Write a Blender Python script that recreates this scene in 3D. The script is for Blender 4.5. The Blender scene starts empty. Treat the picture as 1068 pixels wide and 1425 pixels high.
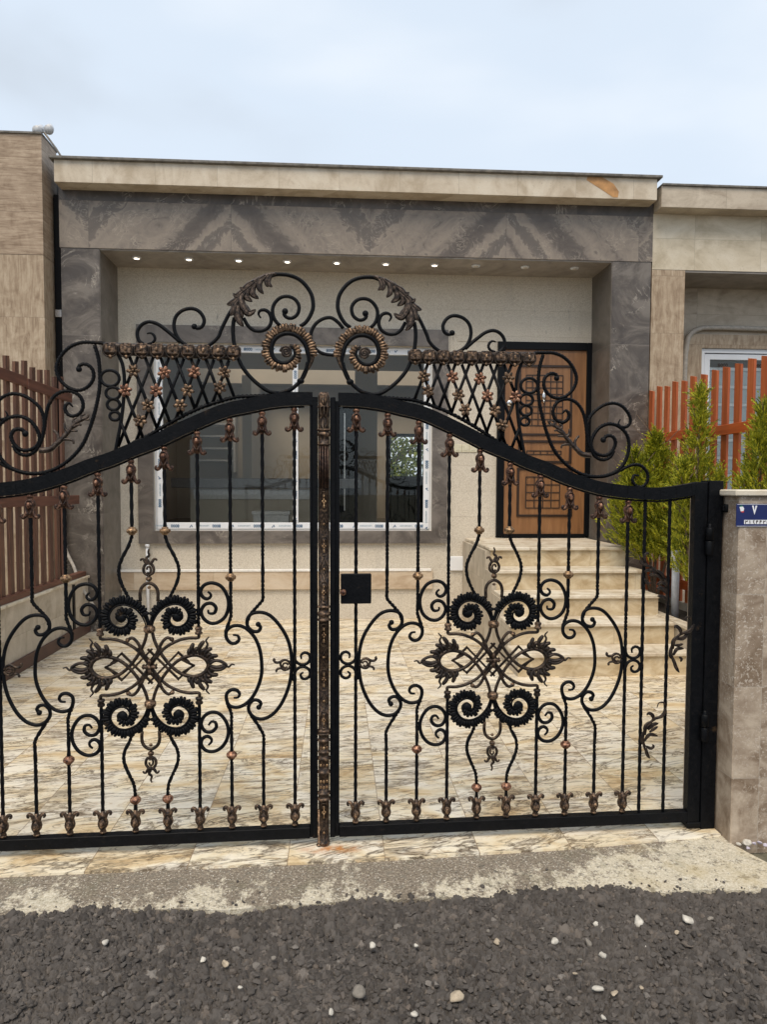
import bpy, math, random
import numpy as np
from mathutils import Vector, Matrix
R = math.radians
SC = bpy.context.scene
COL = SC.collection
random.seed(7); RNG = np.random.default_rng(11)

# ------------------------------------------------------------------ camera
F, CX, CY, EYE = 1000.0, 534.0, 726.0, 1.55
YAW, PITCH, ROLL = R(3.7), R(2.8), R(.23)
FW = np.array([math.sin(YAW)*math.cos(PITCH), math.cos(YAW)*math.cos(PITCH), -math.sin(PITCH)])
_r0 = np.array([math.cos(YAW), -math.sin(YAW), 0.]); _u0 = np.cross(_r0, FW)
RT = _r0*math.cos(ROLL)+_u0*math.sin(ROLL); UP = np.cross(RT, FW)
CAM = np.array([0, 0, EYE])
cd = bpy.data.cameras.new("camera"); cam = bpy.data.objects.new("camera", cd); COL.objects.link(cam)
cd.sensor_fit = 'VERTICAL'; cd.sensor_height = 36; cd.sensor_width = 27
cd.lens = F/1425*36; cd.shift_y = (CY-712.5)/1425; cd.clip_start = .05; cd.clip_end = 600
m = Matrix.Identity(4)
for i in range(3):
    m[i][0] = RT[i]; m[i][1] = UP[i]; m[i][2] = -FW[i]; m[i][3] = CAM[i]
cam.matrix_world = m
SC.camera = cam

# ------------------------------------------------------------------ world and sun (overcast)
SUN_EL, SUN_ROT = 58, 200
w = bpy.data.worlds.new("World"); SC.world = w; w.use_nodes = True
nt = w.node_tree; nt.nodes.clear()
_n = nt.nodes.new; _l = nt.links.new
sky = _n('ShaderNodeTexSky'); sky.sky_type = 'NISHITA'; sky.sun_disc = False
sky.sun_elevation = R(SUN_EL); sky.sun_rotation = R(SUN_ROT); sky.air_density = 1.0; sky.dust_density = 2.5
skm = _n('ShaderNodeMix'); skm.data_type = 'RGBA'; skm.blend_type = 'MULTIPLY'; skm.inputs[0].default_value = 1
skm.inputs[7].default_value = (.1, .1, .1, 1)
_l(sky.outputs[0], skm.inputs[6])
tc = _n('ShaderNodeTexCoord'); mp = _n('ShaderNodeMapping'); mp.inputs['Scale'].default_value = (1, 1, 2.6)
mp.inputs['Location'].default_value = (3.1, 1.7, .4)
_l(tc.outputs['Generated'], mp.inputs[0])
no = _n('ShaderNodeTexNoise'); no.inputs['Scale'].default_value = 1.7; no.inputs['Detail'].default_value = 5
no.inputs['Roughness'].default_value = .42; no.inputs['Distortion'].default_value = .25
_l(mp.outputs[0], no.inputs['Vector'])
cr = _n('ShaderNodeValToRGB'); cr.color_ramp.interpolation = 'EASE'
e = cr.color_ramp.elements
e[0].position = .33; e[0].color = (.40, .44, .485, 1); e[1].position = .52; e[1].color = (.475, .535, .605, 1)
x = e.new(.66); x.color = (.54, .585, .635, 1)
_l(no.outputs[0], cr.inputs[0])
mx = _n('ShaderNodeMix'); mx.data_type = 'RGBA'; mx.inputs[0].default_value = .88
_l(skm.outputs[2], mx.inputs[6]); _l(cr.outputs[0], mx.inputs[7])
bg = _n('ShaderNodeBackground'); bg.inputs[1].default_value = 1.0; _l(mx.outputs[2], bg.inputs[0])
wo = _n('ShaderNodeOutputWorld'); _l(bg.outputs[0], wo.inputs[0])
sd = bpy.data.lights.new("sun", 'SUN'); sd.energy = 1.5; sd.angle = R(35); sd.color = (1, .86, .68)
so = bpy.data.objects.new("sun", sd); COL.objects.link(so)
_az = R(SUN_ROT); _el = R(SUN_EL)
sv = Vector((math.sin(_az)*math.cos(_el), math.cos(_az)*math.cos(_el), math.sin(_el)))
so.rotation_euler = sv.to_track_quat('Z', 'Y').to_euler(); so.location = sv*30
SC.view_settings.view_transform = 'Standard'; SC.view_settings.look = 'None'
SC.view_settings.exposure = 0.77; SC.view_settings.gamma = 1

# ------------------------------------------------------------------ pixel helpers (photograph pixels -> points on the real planes)
def ray(x, y): return FW*F+RT*(x-CX)-UP*(y-CY)
def onY(x, y, Y): d = ray(x, y); return CAM+d*(Y/d[1])
def onX(x, y, X): d = ray(x, y); return CAM+d*(X/d[0])
def onZ(x, y, Z): d = ray(x, y); return CAM+d*((Z-EYE)/d[2])
GA = R(1.8); GP = np.array([-.05, 3.07, 0.])
GT = np.array([math.cos(GA), math.sin(GA), 0]); GN = np.array([-GT[1], GT[0], 0])
def G(px, py):
    d = ray(px, py); k = ((GP-CAM)@GN)/(d@GN); p = CAM+d*k
    return np.array([(p-GP)@GT, p[2]])
def TR(ox, oy, s, pts): return [G(ox+a/s, oy+b/s) for a, b in pts]

# ------------------------------------------------------------------ node materials
class N:
    def __init__(s, name):
        s.m = bpy.data.materials.new(name); s.m.use_nodes = True; s.t = s.m.node_tree; s.t.nodes.clear()
        s.out = s.t.nodes.new('ShaderNodeOutputMaterial'); s.b = s.t.nodes.new('ShaderNodeBsdfPrincipled')
        s.t.links.new(s.b.outputs[0], s.out.inputs[0])
    def L(s, a, b): s.t.links.new(a, b)
    def set(s, inp, v):
        if hasattr(v, 'is_output') or isinstance(v, bpy.types.NodeSocket): s.L(v, inp)
        elif isinstance(v, (tuple, list)) and len(v) == 3 and inp.type == 'RGBA': inp.default_value = (*v, 1)
        else: inp.default_value = v
    def pos(s): return s.t.nodes.new('ShaderNodeNewGeometry').outputs['Position']
    def island(s): return s.t.nodes.new('ShaderNodeNewGeometry').outputs['Random Per Island']
    def normal(s): return s.t.nodes.new('ShaderNodeNewGeometry').outputs['True Normal']
    def map(s, v, sc=(1, 1, 1), rot=(0, 0, 0), loc=(0, 0, 0)):
        n = s.t.nodes.new('ShaderNodeMapping'); s.L(v, n.inputs[0]); n.inputs['Scale'].default_value = sc
        n.inputs['Rotation'].default_value = rot; n.inputs['Location'].default_value = loc; return n.outputs[0]
    def noise(s, v, sc=1., det=4, rough=.5, dist=0., col=False):
        n = s.t.nodes.new('ShaderNodeTexNoise'); s.L(v, n.inputs['Vector']); n.inputs['Scale'].default_value = sc
        n.inputs['Detail'].default_value = det; n.inputs['Roughness'].default_value = rough
        n.inputs['Distortion'].default_value = dist; return n.outputs['Color' if col else 0]
    def vor(s, v, sc=1., feat='F1', rnd=1.):
        n = s.t.nodes.new('ShaderNodeTexVoronoi'); n.feature = feat; s.L(v, n.inputs['Vector'])
        n.inputs['Scale'].default_value = sc; n.inputs['Randomness'].default_value = rnd; return n.outputs[0]
    def math(s, op, a, b=0., c=0.):
        n = s.t.nodes.new('ShaderNodeMath'); n.operation = op
        for i, v in enumerate((a, b, c)): s.set(n.inputs[i], v)
        return n.outputs[0]
    def vm(s, op, a, b):
        n = s.t.nodes.new('ShaderNodeVectorMath'); n.operation = op; s.set(n.inputs[0], a); s.set(n.inputs[1], b); return n.outputs[0]
    def ramp(s, f, stops):
        n = s.t.nodes.new('ShaderNodeValToRGB'); el = n.color_ramp.elements; s.L(f, n.inputs[0])
        while len(el) < len(stops): el.new(.5)
        for q, (p, c) in zip(el, stops):
            q.position = p; q.color = (c, c, c, 1) if isinstance(c, (int, float)) else (*c, 1)
        return n.outputs[0]
    def mix(s, f, a, b, mode='MIX'):
        n = s.t.nodes.new('ShaderNodeMix'); n.data_type = 'RGBA'; n.blend_type = mode
        s.set(n.inputs[0], f); s.set(n.inputs[6], a); s.set(n.inputs[7], b); return n.outputs[2]
    def xyz(s, v):
        n = s.t.nodes.new('ShaderNodeSeparateXYZ'); s.L(v, n.inputs[0]); return n.outputs
    def comb(s, x, y, z):
        n = s.t.nodes.new('ShaderNodeCombineXYZ')
        for i, v in enumerate((x, y, z)): s.set(n.inputs[i], v)
        return n.outputs[0]
    def white(s, v):
        n = s.t.nodes.new('ShaderNodeTexWhiteNoise'); s.L(v, n.inputs[0]); return n.outputs
    def bump(s, h, dist=.01, st=1., nrm=None):
        n = s.t.nodes.new('ShaderNodeBump'); s.L(h, n.inputs['Height']); n.inputs['Distance'].default_value = dist
        n.inputs['Strength'].default_value = st
        if nrm is not None: s.L(nrm, n.inputs['Normal'])
        return n.outputs[0]
    def fin(s, col=None, rough=None, metal=None, nrm=None, spec=None, coat=None):
        for k, v in (('Base Color', col), ('Roughness', rough), ('Metallic', metal), ('Normal', nrm), ('Specular IOR Level', spec), ('Coat Weight', coat)):
            if v is not None: s.set(s.b.inputs[k], v)
        return s.m
    def tiles(s, u, v, tw, th, ou=0., ov=0., gap=.0015, stagger=0.):
        """per-tile random vector and a joint mask (1 on the joint)"""
        vv = s.math('DIVIDE', s.math('SUBTRACT', v, ov), th); fv = s.math('FLOOR', vv)
        uu = s.math('DIVIDE', s.math('SUBTRACT', u, ou), tw)
        if stagger: uu = s.math('ADD', uu, s.math('MULTIPLY', fv, stagger))
        fu = s.math('FLOOR', uu)
        wn = s.white(s.comb(fu, fv, 0.))
        du = s.math('MULTIPLY', s.math('ABSOLUTE', s.math('SUBTRACT', s.math('SUBTRACT', uu, fu), .5)), tw)
        dv = s.math('MULTIPLY', s.math('ABSOLUTE', s.math('SUBTRACT', s.math('SUBTRACT', vv, fv), .5)), th)
        j = s.math('MAXIMUM', s.math('GREATER_THAN', du, tw/2-gap), s.math('GREATER_THAN', dv, th/2-gap))
        return wn['Color'], wn['Value'], j

def plain(name, col, rough=.6, metal=0., var=.12, sc=30., bump=0., spec=None):
    n = N(name); p = n.pos(); f = n.noise(p, sc, 4, .6)
    c = n.mix(n.ramp(f, [(.3, 0.), (.7, 1.)]), tuple(v*(1-var) for v in col), tuple(min(1, v*(1+var)) for v in col))
    return n.fin(c, rough, metal, n.bump(f, bump, 1) if bump else None, spec)

def mat_floor():
    n = N('striped cream marble tiles'); p = n.pos(); X = n.xyz(p)
    rc, rv, j = n.tiles(X[0], X[1], .405, .62, -.204, 3.44, .0021)
    q0 = n.vm('ADD', p, n.vm('MULTIPLY', rc, (3., 3., 3.)))
    q = n.map(q0, (.8, 1.7, 1), (0, 0, R(-24)))
    base = n.ramp(n.noise(q, 1.7, 7, .62, 1.6), [(.28, (.50, .34, .17)), (.38, (.74, .59, .37)), (.47, (.86, .77, .58)), (.58, (.90, .85, .73)), (.76, (.80, .75, .65))])
    def crack(loc, sc, wid, amt, g0, g1, dist):
        qq = n.map(q, (.8, 1.5, 1), loc=loc); v_ = n.math('ABSOLUTE', n.math('SUBTRACT', n.noise(qq, sc, 9, .66, dist), .5))
        return n.math('MULTIPLY', n.ramp(v_, [(0., amt), (wid, amt*.5), (wid*3, 0.)]), n.ramp(n.noise(n.map(q, loc=loc), sc*.9, 4, .55), [(g0, 0.), (g1, 1.)]))
    c = n.mix(crack((4, 2, 0), 5.5, .012, .6, .42, .54, 1.2), base, (.46, .30, .14))
    c = n.mix(crack((0, 7, 0), 1.9, .011, 1., .36, .46, 1.5), c, (.075, .052, .036))
    c = n.mix(crack((8, 3, 0), 3.4, .010, .95, .42, .52, 1.4), c, (.11, .08, .055))
    smear = n.ramp(n.noise(n.map(q, (.6, 1.5, 1), loc=(9, 5, 0)), 3.4, 8, .72, .8), [(.60, 0.), (.67, .35)])
    c = n.mix(smear, c, (.30, .21, .13))
    vein = crack((0, 7, 0), 1.9, .006, 1., .40, .52, 1.5)
    c = n.mix(n.math('MULTIPLY', rv, .18), c, (.62, .48, .30))
    # rust run beneath the drop bolt of the gate, where iron has stained the tile
    d = n.vm('SUBTRACT', p, (-.02, 3.01, 0.)); dd = n.xyz(d)
    rr = n.math('ADD', n.math('POWER', n.math('MULTIPLY', dd[0], 6.), 2.), n.math('POWER', n.math('MULTIPLY', dd[1], 22.), 2.))
    rust = n.math('MULTIPLY', n.ramp(rr, [(0., 1.), (1., 0.)]), n.ramp(n.noise(p, 22., 4, .6), [(.35, .0), (.6, 1.)]))
    c = n.mix(n.math('MULTIPLY', rust, .85), c, (.55, .20, .03))
    dirt = n.ramp(n.noise(p, 1.1, 6, .65), [(.50, 0.), (.74, .32)])
    c = n.mix(dirt, c, (.50, .38, .23))
    c = n.mix(n.math('MULTIPLY', j, .75), c, (.28, .20, .13))
    h = n.math('SUBTRACT', n.math('MULTIPLY', n.noise(q, 12, 5, .6), .3), n.math('ADD', j, n.math('MULTIPLY', vein, .6)))
    return n.fin(c, n.ramp(n.noise(p, 2.2, 5), [(.38, .10), (.6, .34)]), None, n.bump(h, .0010, .35), .6)

def mat_dark(name, tw, th, ou, ov, c0, c1, c2, veins=1., jc=(.22, .20, .18), sw=2.2):
    n = N(name); p = n.pos(); X = n.xyz(p)
    u = n.math('ADD', X[0], X[1])
    rc, rv, j = n.tiles(u, X[2], tw, th, ou, ov, .0018)
    q = n.vm('ADD', p, n.vm('MULTIPLY', rc, (5., 5., 5.)))
    base = n.ramp(n.noise(n.map(q, (1, 1, 1.3), (0, R(35), 0)), sw, 8, .66, 1.5), [(.36, c0), (.49, c1), (.62, c2)])
    base = n.mix(n.math('MULTIPLY', rv, .35), base, c0)
    v = n.math('ABSOLUTE', n.math('SUBTRACT', n.noise(q, 2.6, 6, .62, 2.4), .5))
    gt = n.ramp(n.noise(q, 3.1, 3), [(.5, 0.), (.66, 1.)])
    vein = n.math('MULTIPLY', n.math('MULTIPLY', n.ramp(v, [(0., .8), (.008, .3), (.025, 0.)]), gt), veins)
    c = n.mix(vein, base, (.52, .47, .40)); c = n.mix(n.math('MULTIPLY', j, .6), c, jc)
    return n.fin(c, n.ramp(n.noise(q, 8., 4), [(.3, .28), (.7, .42)]), None, n.bump(n.math('SUBTRACT', n.noise(q, 40., 4), j), .0012, .5))

def mat_beam():
    n = N('bookmatched brown marble with diagonal bands'); p = n.pos(); X = n.xyz(p)
    top = n.math('GREATER_THAN', X[2], 4.485)
    rc, rv, j = n.tiles(X[0], X[2], 1.46, .485, -2.57, 4.0, .0018)
    mu = n.math('PINGPONG', n.math('ADD', X[0], 2.57+14.6), 1.46)
    q = n.vm('ADD', n.comb(mu, 0., X[2]), n.vm('MULTIPLY', rc, (.35, .5, .35)))
    warp = n.math('MULTIPLY', n.math('SUBTRACT', n.noise(q, 1.6, 6, .55), .5), .24)
    qx = n.xyz(q); dg_ = n.math('ADD', n.math('ADD', n.math('MULTIPLY', qx[0], .72), n.math('MULTIPLY', qx[2], -.66)), warp)
    band = n.noise(n.comb(dg_, 0., 0.), 2.6, 2, .55)
    grain = n.noise(n.comb(n.math('MULTIPLY', dg_, 9.), n.math('MULTIPLY', qx[2], 1.5), 0.), 2.2, 6, .65, .6)
    sw = n.noise(q, 4.2, 8, .64, 3.)
    f = n.math('ADD', n.math('ADD', n.math('MULTIPLY', band, .78), n.math('MULTIPLY', sw, .19)), n.math('MULTIPLY', grain, .03))
    c = n.ramp(f, [(.36, (.085, .068, .056)), (.44, (.125, .102, .085)), (.46, (.20, .166, .136)), (.52, (.27, .225, .18)), (.54, (.145, .12, .10)), (.60, (.12, .10, .085)), (.62, (.25, .215, .175)), (.70, (.20, .18, .155))])
    v0 = n.math('ABSOLUTE', n.math('SUBTRACT', n.noise(q, 3.2, 8, .66, 2.6), .5))
    c = n.mix(n.math('MULTIPLY', n.ramp(v0, [(0., .75), (.008, .3), (.022, 0.)]), n.ramp(n.noise(q, 2.7, 3), [(.47, 0.), (.6, 1.)])), c, (.42, .36, .29))
    spk = n.ramp(n.noise(q, 8., 5, .7, 1.5), [(.62, 0.), (.70, .5)])
    c = n.mix(spk, c, (.36, .31, .25))
    q2 = n.vm('ADD', p, n.vm('MULTIPLY', n.tiles(X[0], X[2], .78, .3, -2.1, 4.485, .0015)[0], (4., 4., 4.)))
    _, _, j2 = n.tiles(X[0], X[2], .78, .3, -2.1, 4.485, .0015)
    cd_ = n.ramp(n.noise(q2, 2.4, 7, .62, 2.4), [(.3, (.055, .048, .046)), (.52, (.085, .074, .068)), (.7, (.13, .11, .10))])
    v = n.math('ABSOLUTE', n.math('SUBTRACT', n.noise(q2, 2.2, 6, .6, 2.6), .5))
    cd_ = n.mix(n.math('MULTIPLY', n.ramp(v, [(0., .8), (.012, .2), (.03, 0.)]), n.ramp(n.noise(q2, 3.), [(.5, 0.), (.62, 1.)])), cd_, (.42, .38, .33))
    c = n.mix(top, c, cd_)
    jj = n.math('ADD', n.math('MULTIPLY', j, n.math('SUBTRACT', 1., top)), n.math('MULTIPLY', j2, top))
    c = n.mix(n.math('MULTIPLY', jj, .55), c, (.05, .045, .04))
    return n.fin(c, .36, None, n.bump(n.math('SUBTRACT', n.noise(p, 30., 4), jj), .0015, .5))

def mat_travertine(name, c0, c1, c2, vert=False, tw=.8, th=.4, ou=0., ov=0., ax='u', scl=1., jc=None, pores=.5, stagger=0., gap=.0015, streak=9.):
    n = N(name); p = n.pos(); X = n.xyz(p); u = n.math('ADD', X[0], X[1])
    rc, rv, j = n.tiles(u, X[2], tw, th, ou, ov, gap, stagger)
    q = n.vm('ADD', p, n.vm('MULTIPLY', rc, (4., 4., 4.)))
    sc = (streak, streak, 1.2) if vert else (1.2, 1.2, streak)
    f = n.noise(n.map(q, sc), 1.6*scl, 7, .62, 1.2)
    g = n.noise(q, 2.2*scl, 6, .6, 2.)
    f = n.math('ADD', n.math('MULTIPLY', f, .62), n.math('MULTIPLY', g, .38))
    c = n.ramp(f, [(.39, c0), (.5, c1), (.61, c2)])
    c = n.mix(n.math('MULTIPLY', rv, .22), c, c0)
    pr = n.ramp(n.noise(n.map(q, (1, 1, 1)), 75., 3, .6), [(.62, 0.), (.72, max(pores, 0.))])
    c = n.mix(pr, c, tuple(v*.62 for v in c0))
    if pores < 0:
        fk = n.ramp(n.noise(p, 85., 3, .55, .8), [(.56, 0.), (.61, .75)])
        fk = n.math('MULTIPLY', fk, n.ramp(n.math('ADD', n.noise(p, 5., 3), n.math('MULTIPLY', rv, .25)), [(.50, .15), (.72, 1.)]))
        c = n.mix(fk, c, (.60, .53, .45)); pr = fk
    c = n.mix(n.math('MULTIPLY', j, .7), c, jc or tuple(v*.6 for v in c0))
    return n.fin(c, .55, None, n.bump(n.math('SUBTRACT', n.math('SUBTRACT', n.noise(q, 60., 5), pr), j), .0022, .5))

def mat_sand():
    n = N('sand coloured granulated stone tiles'); p = n.pos(); X = n.xyz(p); u = n.math('ADD', X[0], X[1])
    rc, rv, j = n.tiles(u, X[2], .60, .30, .1, .0, .0012, .5)
    g = n.noise(p, 110., 4, .7); c = n.ramp(g, [(.32, (.42, .365, .29)), (.5, (.61, .555, .465)), (.68, (.73, .68, .59))])
    c = n.mix(n.ramp(n.noise(p, 26., 4, .7), [(.60, 0.), (.72, .4)]), c, (.70, .65, .56))
    c = n.mix(n.math('MULTIPLY', rv, .22), c, (.50, .44, .35))
    st = n.ramp(n.noise(n.map(p, (7, 7, 1.1)), 1.1, 5, .6), [(.60, 0.), (.75, .35)])
    c = n.mix(st, c, (.36, .33, .29))
    mk = n.math('MULTIPLY', n.ramp(n.noise(n.map(p, (22, 22, 5)), 1.0, 3, .5), [(.70, 0.), (.73, .6)]), n.math('GREATER_THAN', X[2], 3.2))
    c = n.mix(mk, c, (.20, .19, .17))
    c = n.mix(n.math('MULTIPLY', j, .35), c, (.33, .29, .22))
    return n.fin(c, .8, None, n.bump(n.math('SUBTRACT', g, n.math('MULTIPLY', j, .8)), .003, .7))

def mat_iron(name='black painted wrought iron'):
    n = N(name); p = n.pos()
    f = n.noise(p, 45., 5, .65)
    c = n.ramp(f, [(.3, (.0022, .0028, .004)), (.62, (.0045, .0052, .007)), (.80, (.022, .016, .012))])
    c = n.mix(n.ramp(n.noise(p, 14., 6, .7), [(.64, 0.), (.72, .45)]), c, (.09, .055, .028))
    return n.fin(c, n.ramp(f, [(.3, .36), (.7, .6)]), 0., n.bump(n.noise(p, 120., 4), .0022, .7), .13)

def mat_bronze(name, c0, c1, c2, metal=.55, rough=.42):
    n = N(name); p = n.pos(); f = n.noise(p, 70., 5, .7)
    c = n.ramp(f, [(.40, c0), (.52, c1), (.66, c2)])
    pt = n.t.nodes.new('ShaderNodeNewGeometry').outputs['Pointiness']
    c = n.mix(n.ramp(pt, [(.44, .8), (.50, 0.)]), c, (.012, .010, .010))  # creases darkened in the colour, standing in for recess shade
    return n.fin(c, n.ramp(f, [(.3, rough-.08), (.7, rough+.15)]), metal, n.bump(n.noise(p, 120., 3), .0012, .5))

def mat_wood(name, c0, c1, c2, axis='z', gloss=.45, sc=1.):
    n = N(name); p = n.pos(); isl = n.island()
    q = n.vm('ADD', p, n.comb(n.math('MULTIPLY', isl, 7.), n.math('MULTIPLY', isl, 3.), 0.))
    s = (22*sc, 22*sc, 1.4) if axis == 'z' else (1.4, 1.4, 22*sc) if axis == 'x' else (22*sc, 1.4, 22*sc)
    f = n.noise(n.map(q, s), 1.3, 6, .62, .6)
    c = n.ramp(f, [(.3, c0), (.52, c1), (.72, c2)])
    c = n.mix(n.math('MULTIPLY', isl, .35), c, c0)
    return n.fin(c, gloss, None, n.bump(f, .0015, .5))

def mat_concrete():
    n = N('worn concrete apron with lime and moss'); p = n.pos(); X = n.xyz(p)
    g = n.noise(p, 90., 5, .75)
    grey = n.ramp(g, [(.3, (.08, .065, .048)), (.48, (.20, .165, .125)), (.66, (.42, .36, .28))])
    lime = n.ramp(g, [(.3, (.30, .255, .17)), (.45, (.56, .50, .38)), (.65, (.76, .71, .59))])
    edge = n.math('MULTIPLY', n.math('SUBTRACT', 2.76, X[1]), 1.1)
    side = n.math('MULTIPLY', n.math('SUBTRACT', X[0], .75), .55)
    m_ = n.math('ADD', n.math('ADD', n.math('MULTIPLY', n.math('SUBTRACT', n.noise(n.map(p, (1, .45, 1)), 6., 7, .74), .5), 1.7), .47), n.math('ADD', edge, n.math('MAXIMUM', side, 0.)))
    m2 = n.math('ADD', m_, n.math('MULTIPLY', n.math('SUBTRACT', n.noise(p, 38., 4, .7), .5), .55))
    c = n.mix(n.ramp(m2, [(.50, 0.), (.62, 1.)]), grey, lime)
    chip = n.ramp(n.noise(n.map(p, loc=(7, 1, 0)), 26., 6, .75), [(.55, 0.), (.60, .85)]); c = n.mix(chip, c, (.20, .178, .14))
    fleck = n.ramp(n.noise(n.map(p, loc=(1, 8, 0)), 120., 3, .6), [(.60, 0.), (.66, .8)]); c = n.mix(fleck, c, (.82, .79, .70))
    moss = n.ramp(n.noise(n.map(p, loc=(3, 3, 0)), 6., 6, .7), [(.54, 0.), (.68, .35)])
    c = n.mix(n.math('MULTIPLY', moss, n.ramp(X[1], [(0., 0.), (1., 1.)])), c, (.13, .125, .07))
    spots = n.ramp(n.noise(p, 45., 3, .6), [(.64, 0.), (.70, .8)]); c = n.mix(spots, c, (.06, .055, .048))
    yel = n.math('MULTIPLY', n.ramp(n.noise(p, 3.5, 4, .6), [(.5, 0.), (.65, .45)]), n.ramp(n.math('MULTIPLY', X[0], .5), [(.4, 0.), (.7, 1.)]))
    c = n.mix(yel, c, (.48, .38, .19))
    return n.fin(c, .92, None, n.bump(g, .006, .9))

def mat_gravel(name, stone=True):
    n = N(name); p = n.pos()
    if stone:
        at = n.t.nodes.new('ShaderNodeAttribute'); at.attribute_name = 'tint'; r = at.outputs['Fac']
        c = n.ramp(r, [(0., (.034, .029, .026)), (.5, (.068, .060, .054)), (.85, (.105, .093, .084)), (.97, (.13, .105, .085)), (1., (.22, .20, .18))])
        c = n.mix(n.ramp(n.noise(p, 60., 5, .7), [(.35, 0.), (.7, .3)]), c, (.12, .106, .095))
        c = n.mix(n.ramp(n.noise(p, 1.8, 3, .5), [(.4, 0.), (.65, .4)]), c, (.105, .091, .080))
        return n.fin(c, .88, None, n.bump(n.noise(p, 220., 4, .7), .0025, .8))
    g = n.noise(p, 130., 5, .75); v = n.vor(p, 75.)
    c = n.ramp(n.math('ADD', n.math('MULTIPLY', g, .6), n.math('MULTIPLY', v, .4)), [(.25, (.035, .030, .027)), (.5, (.085, .075, .067)), (.7, (.14, .125, .112))])
    return n.fin(c, .95, None, n.bump(n.math('ADD', g, n.math('MULTIPLY', v, -1.)), .008, 1.))

def mat_glass():
    n = N('window glass'); n.t.nodes.remove(n.b)
    tr = n.t.nodes.new('ShaderNodeBsdfTransparent'); tr.inputs[0].default_value = (.97, .97, .95, 1)
    gl = n.t.nodes.new('ShaderNodeBsdfGlossy'); gl.inputs['Roughness'].default_value = .01; gl.inputs[0].default_value = (.95, 1, 1, 1)
    fr = n.t.nodes.new('ShaderNodeFresnel'); fr.inputs[0].default_value = 1.38
    mi = n.t.nodes.new('ShaderNodeMixShader'); n.L(fr.outputs[0], mi.inputs[0]); n.L(tr.outputs[0], mi.inputs[1]); n.L(gl.outputs[0], mi.inputs[2])
    n.L(mi.outputs[0], n.out.inputs[0]); return n.m

def mat_emit(name, col, st):
    n = N(name); n.set(n.b.inputs['Emission Color'], col); n.b.inputs['Emission Strength'].default_value = st
    return n.fin(col, .4)

def mat_foliage(name, c0, c1, c2):
    n = N(name); p = n.pos(); r = n.island()
    f = n.math('ADD', n.math('MULTIPLY', r, .6), n.math('MULTIPLY', n.noise(p, 7., 4, .6), .55))
    c = n.ramp(f, [(.25, c0), (.55, c1), (.85, c2)])
    n.b.inputs['Subsurface Weight'].default_value = 0
    tl = n.t.nodes.new('ShaderNodeBsdfTranslucent'); n.L(c, tl.inputs[0])
    mi = n.t.nodes.new('ShaderNodeMixShader'); mi.inputs[0].default_value = .3
    n.fin(c, .55); n.L(n.b.outputs[0], mi.inputs[1]); n.L(tl.outputs[0], mi.inputs[2]); n.L(mi.outputs[0], n.out.inputs[0])
    return n.m

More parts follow.
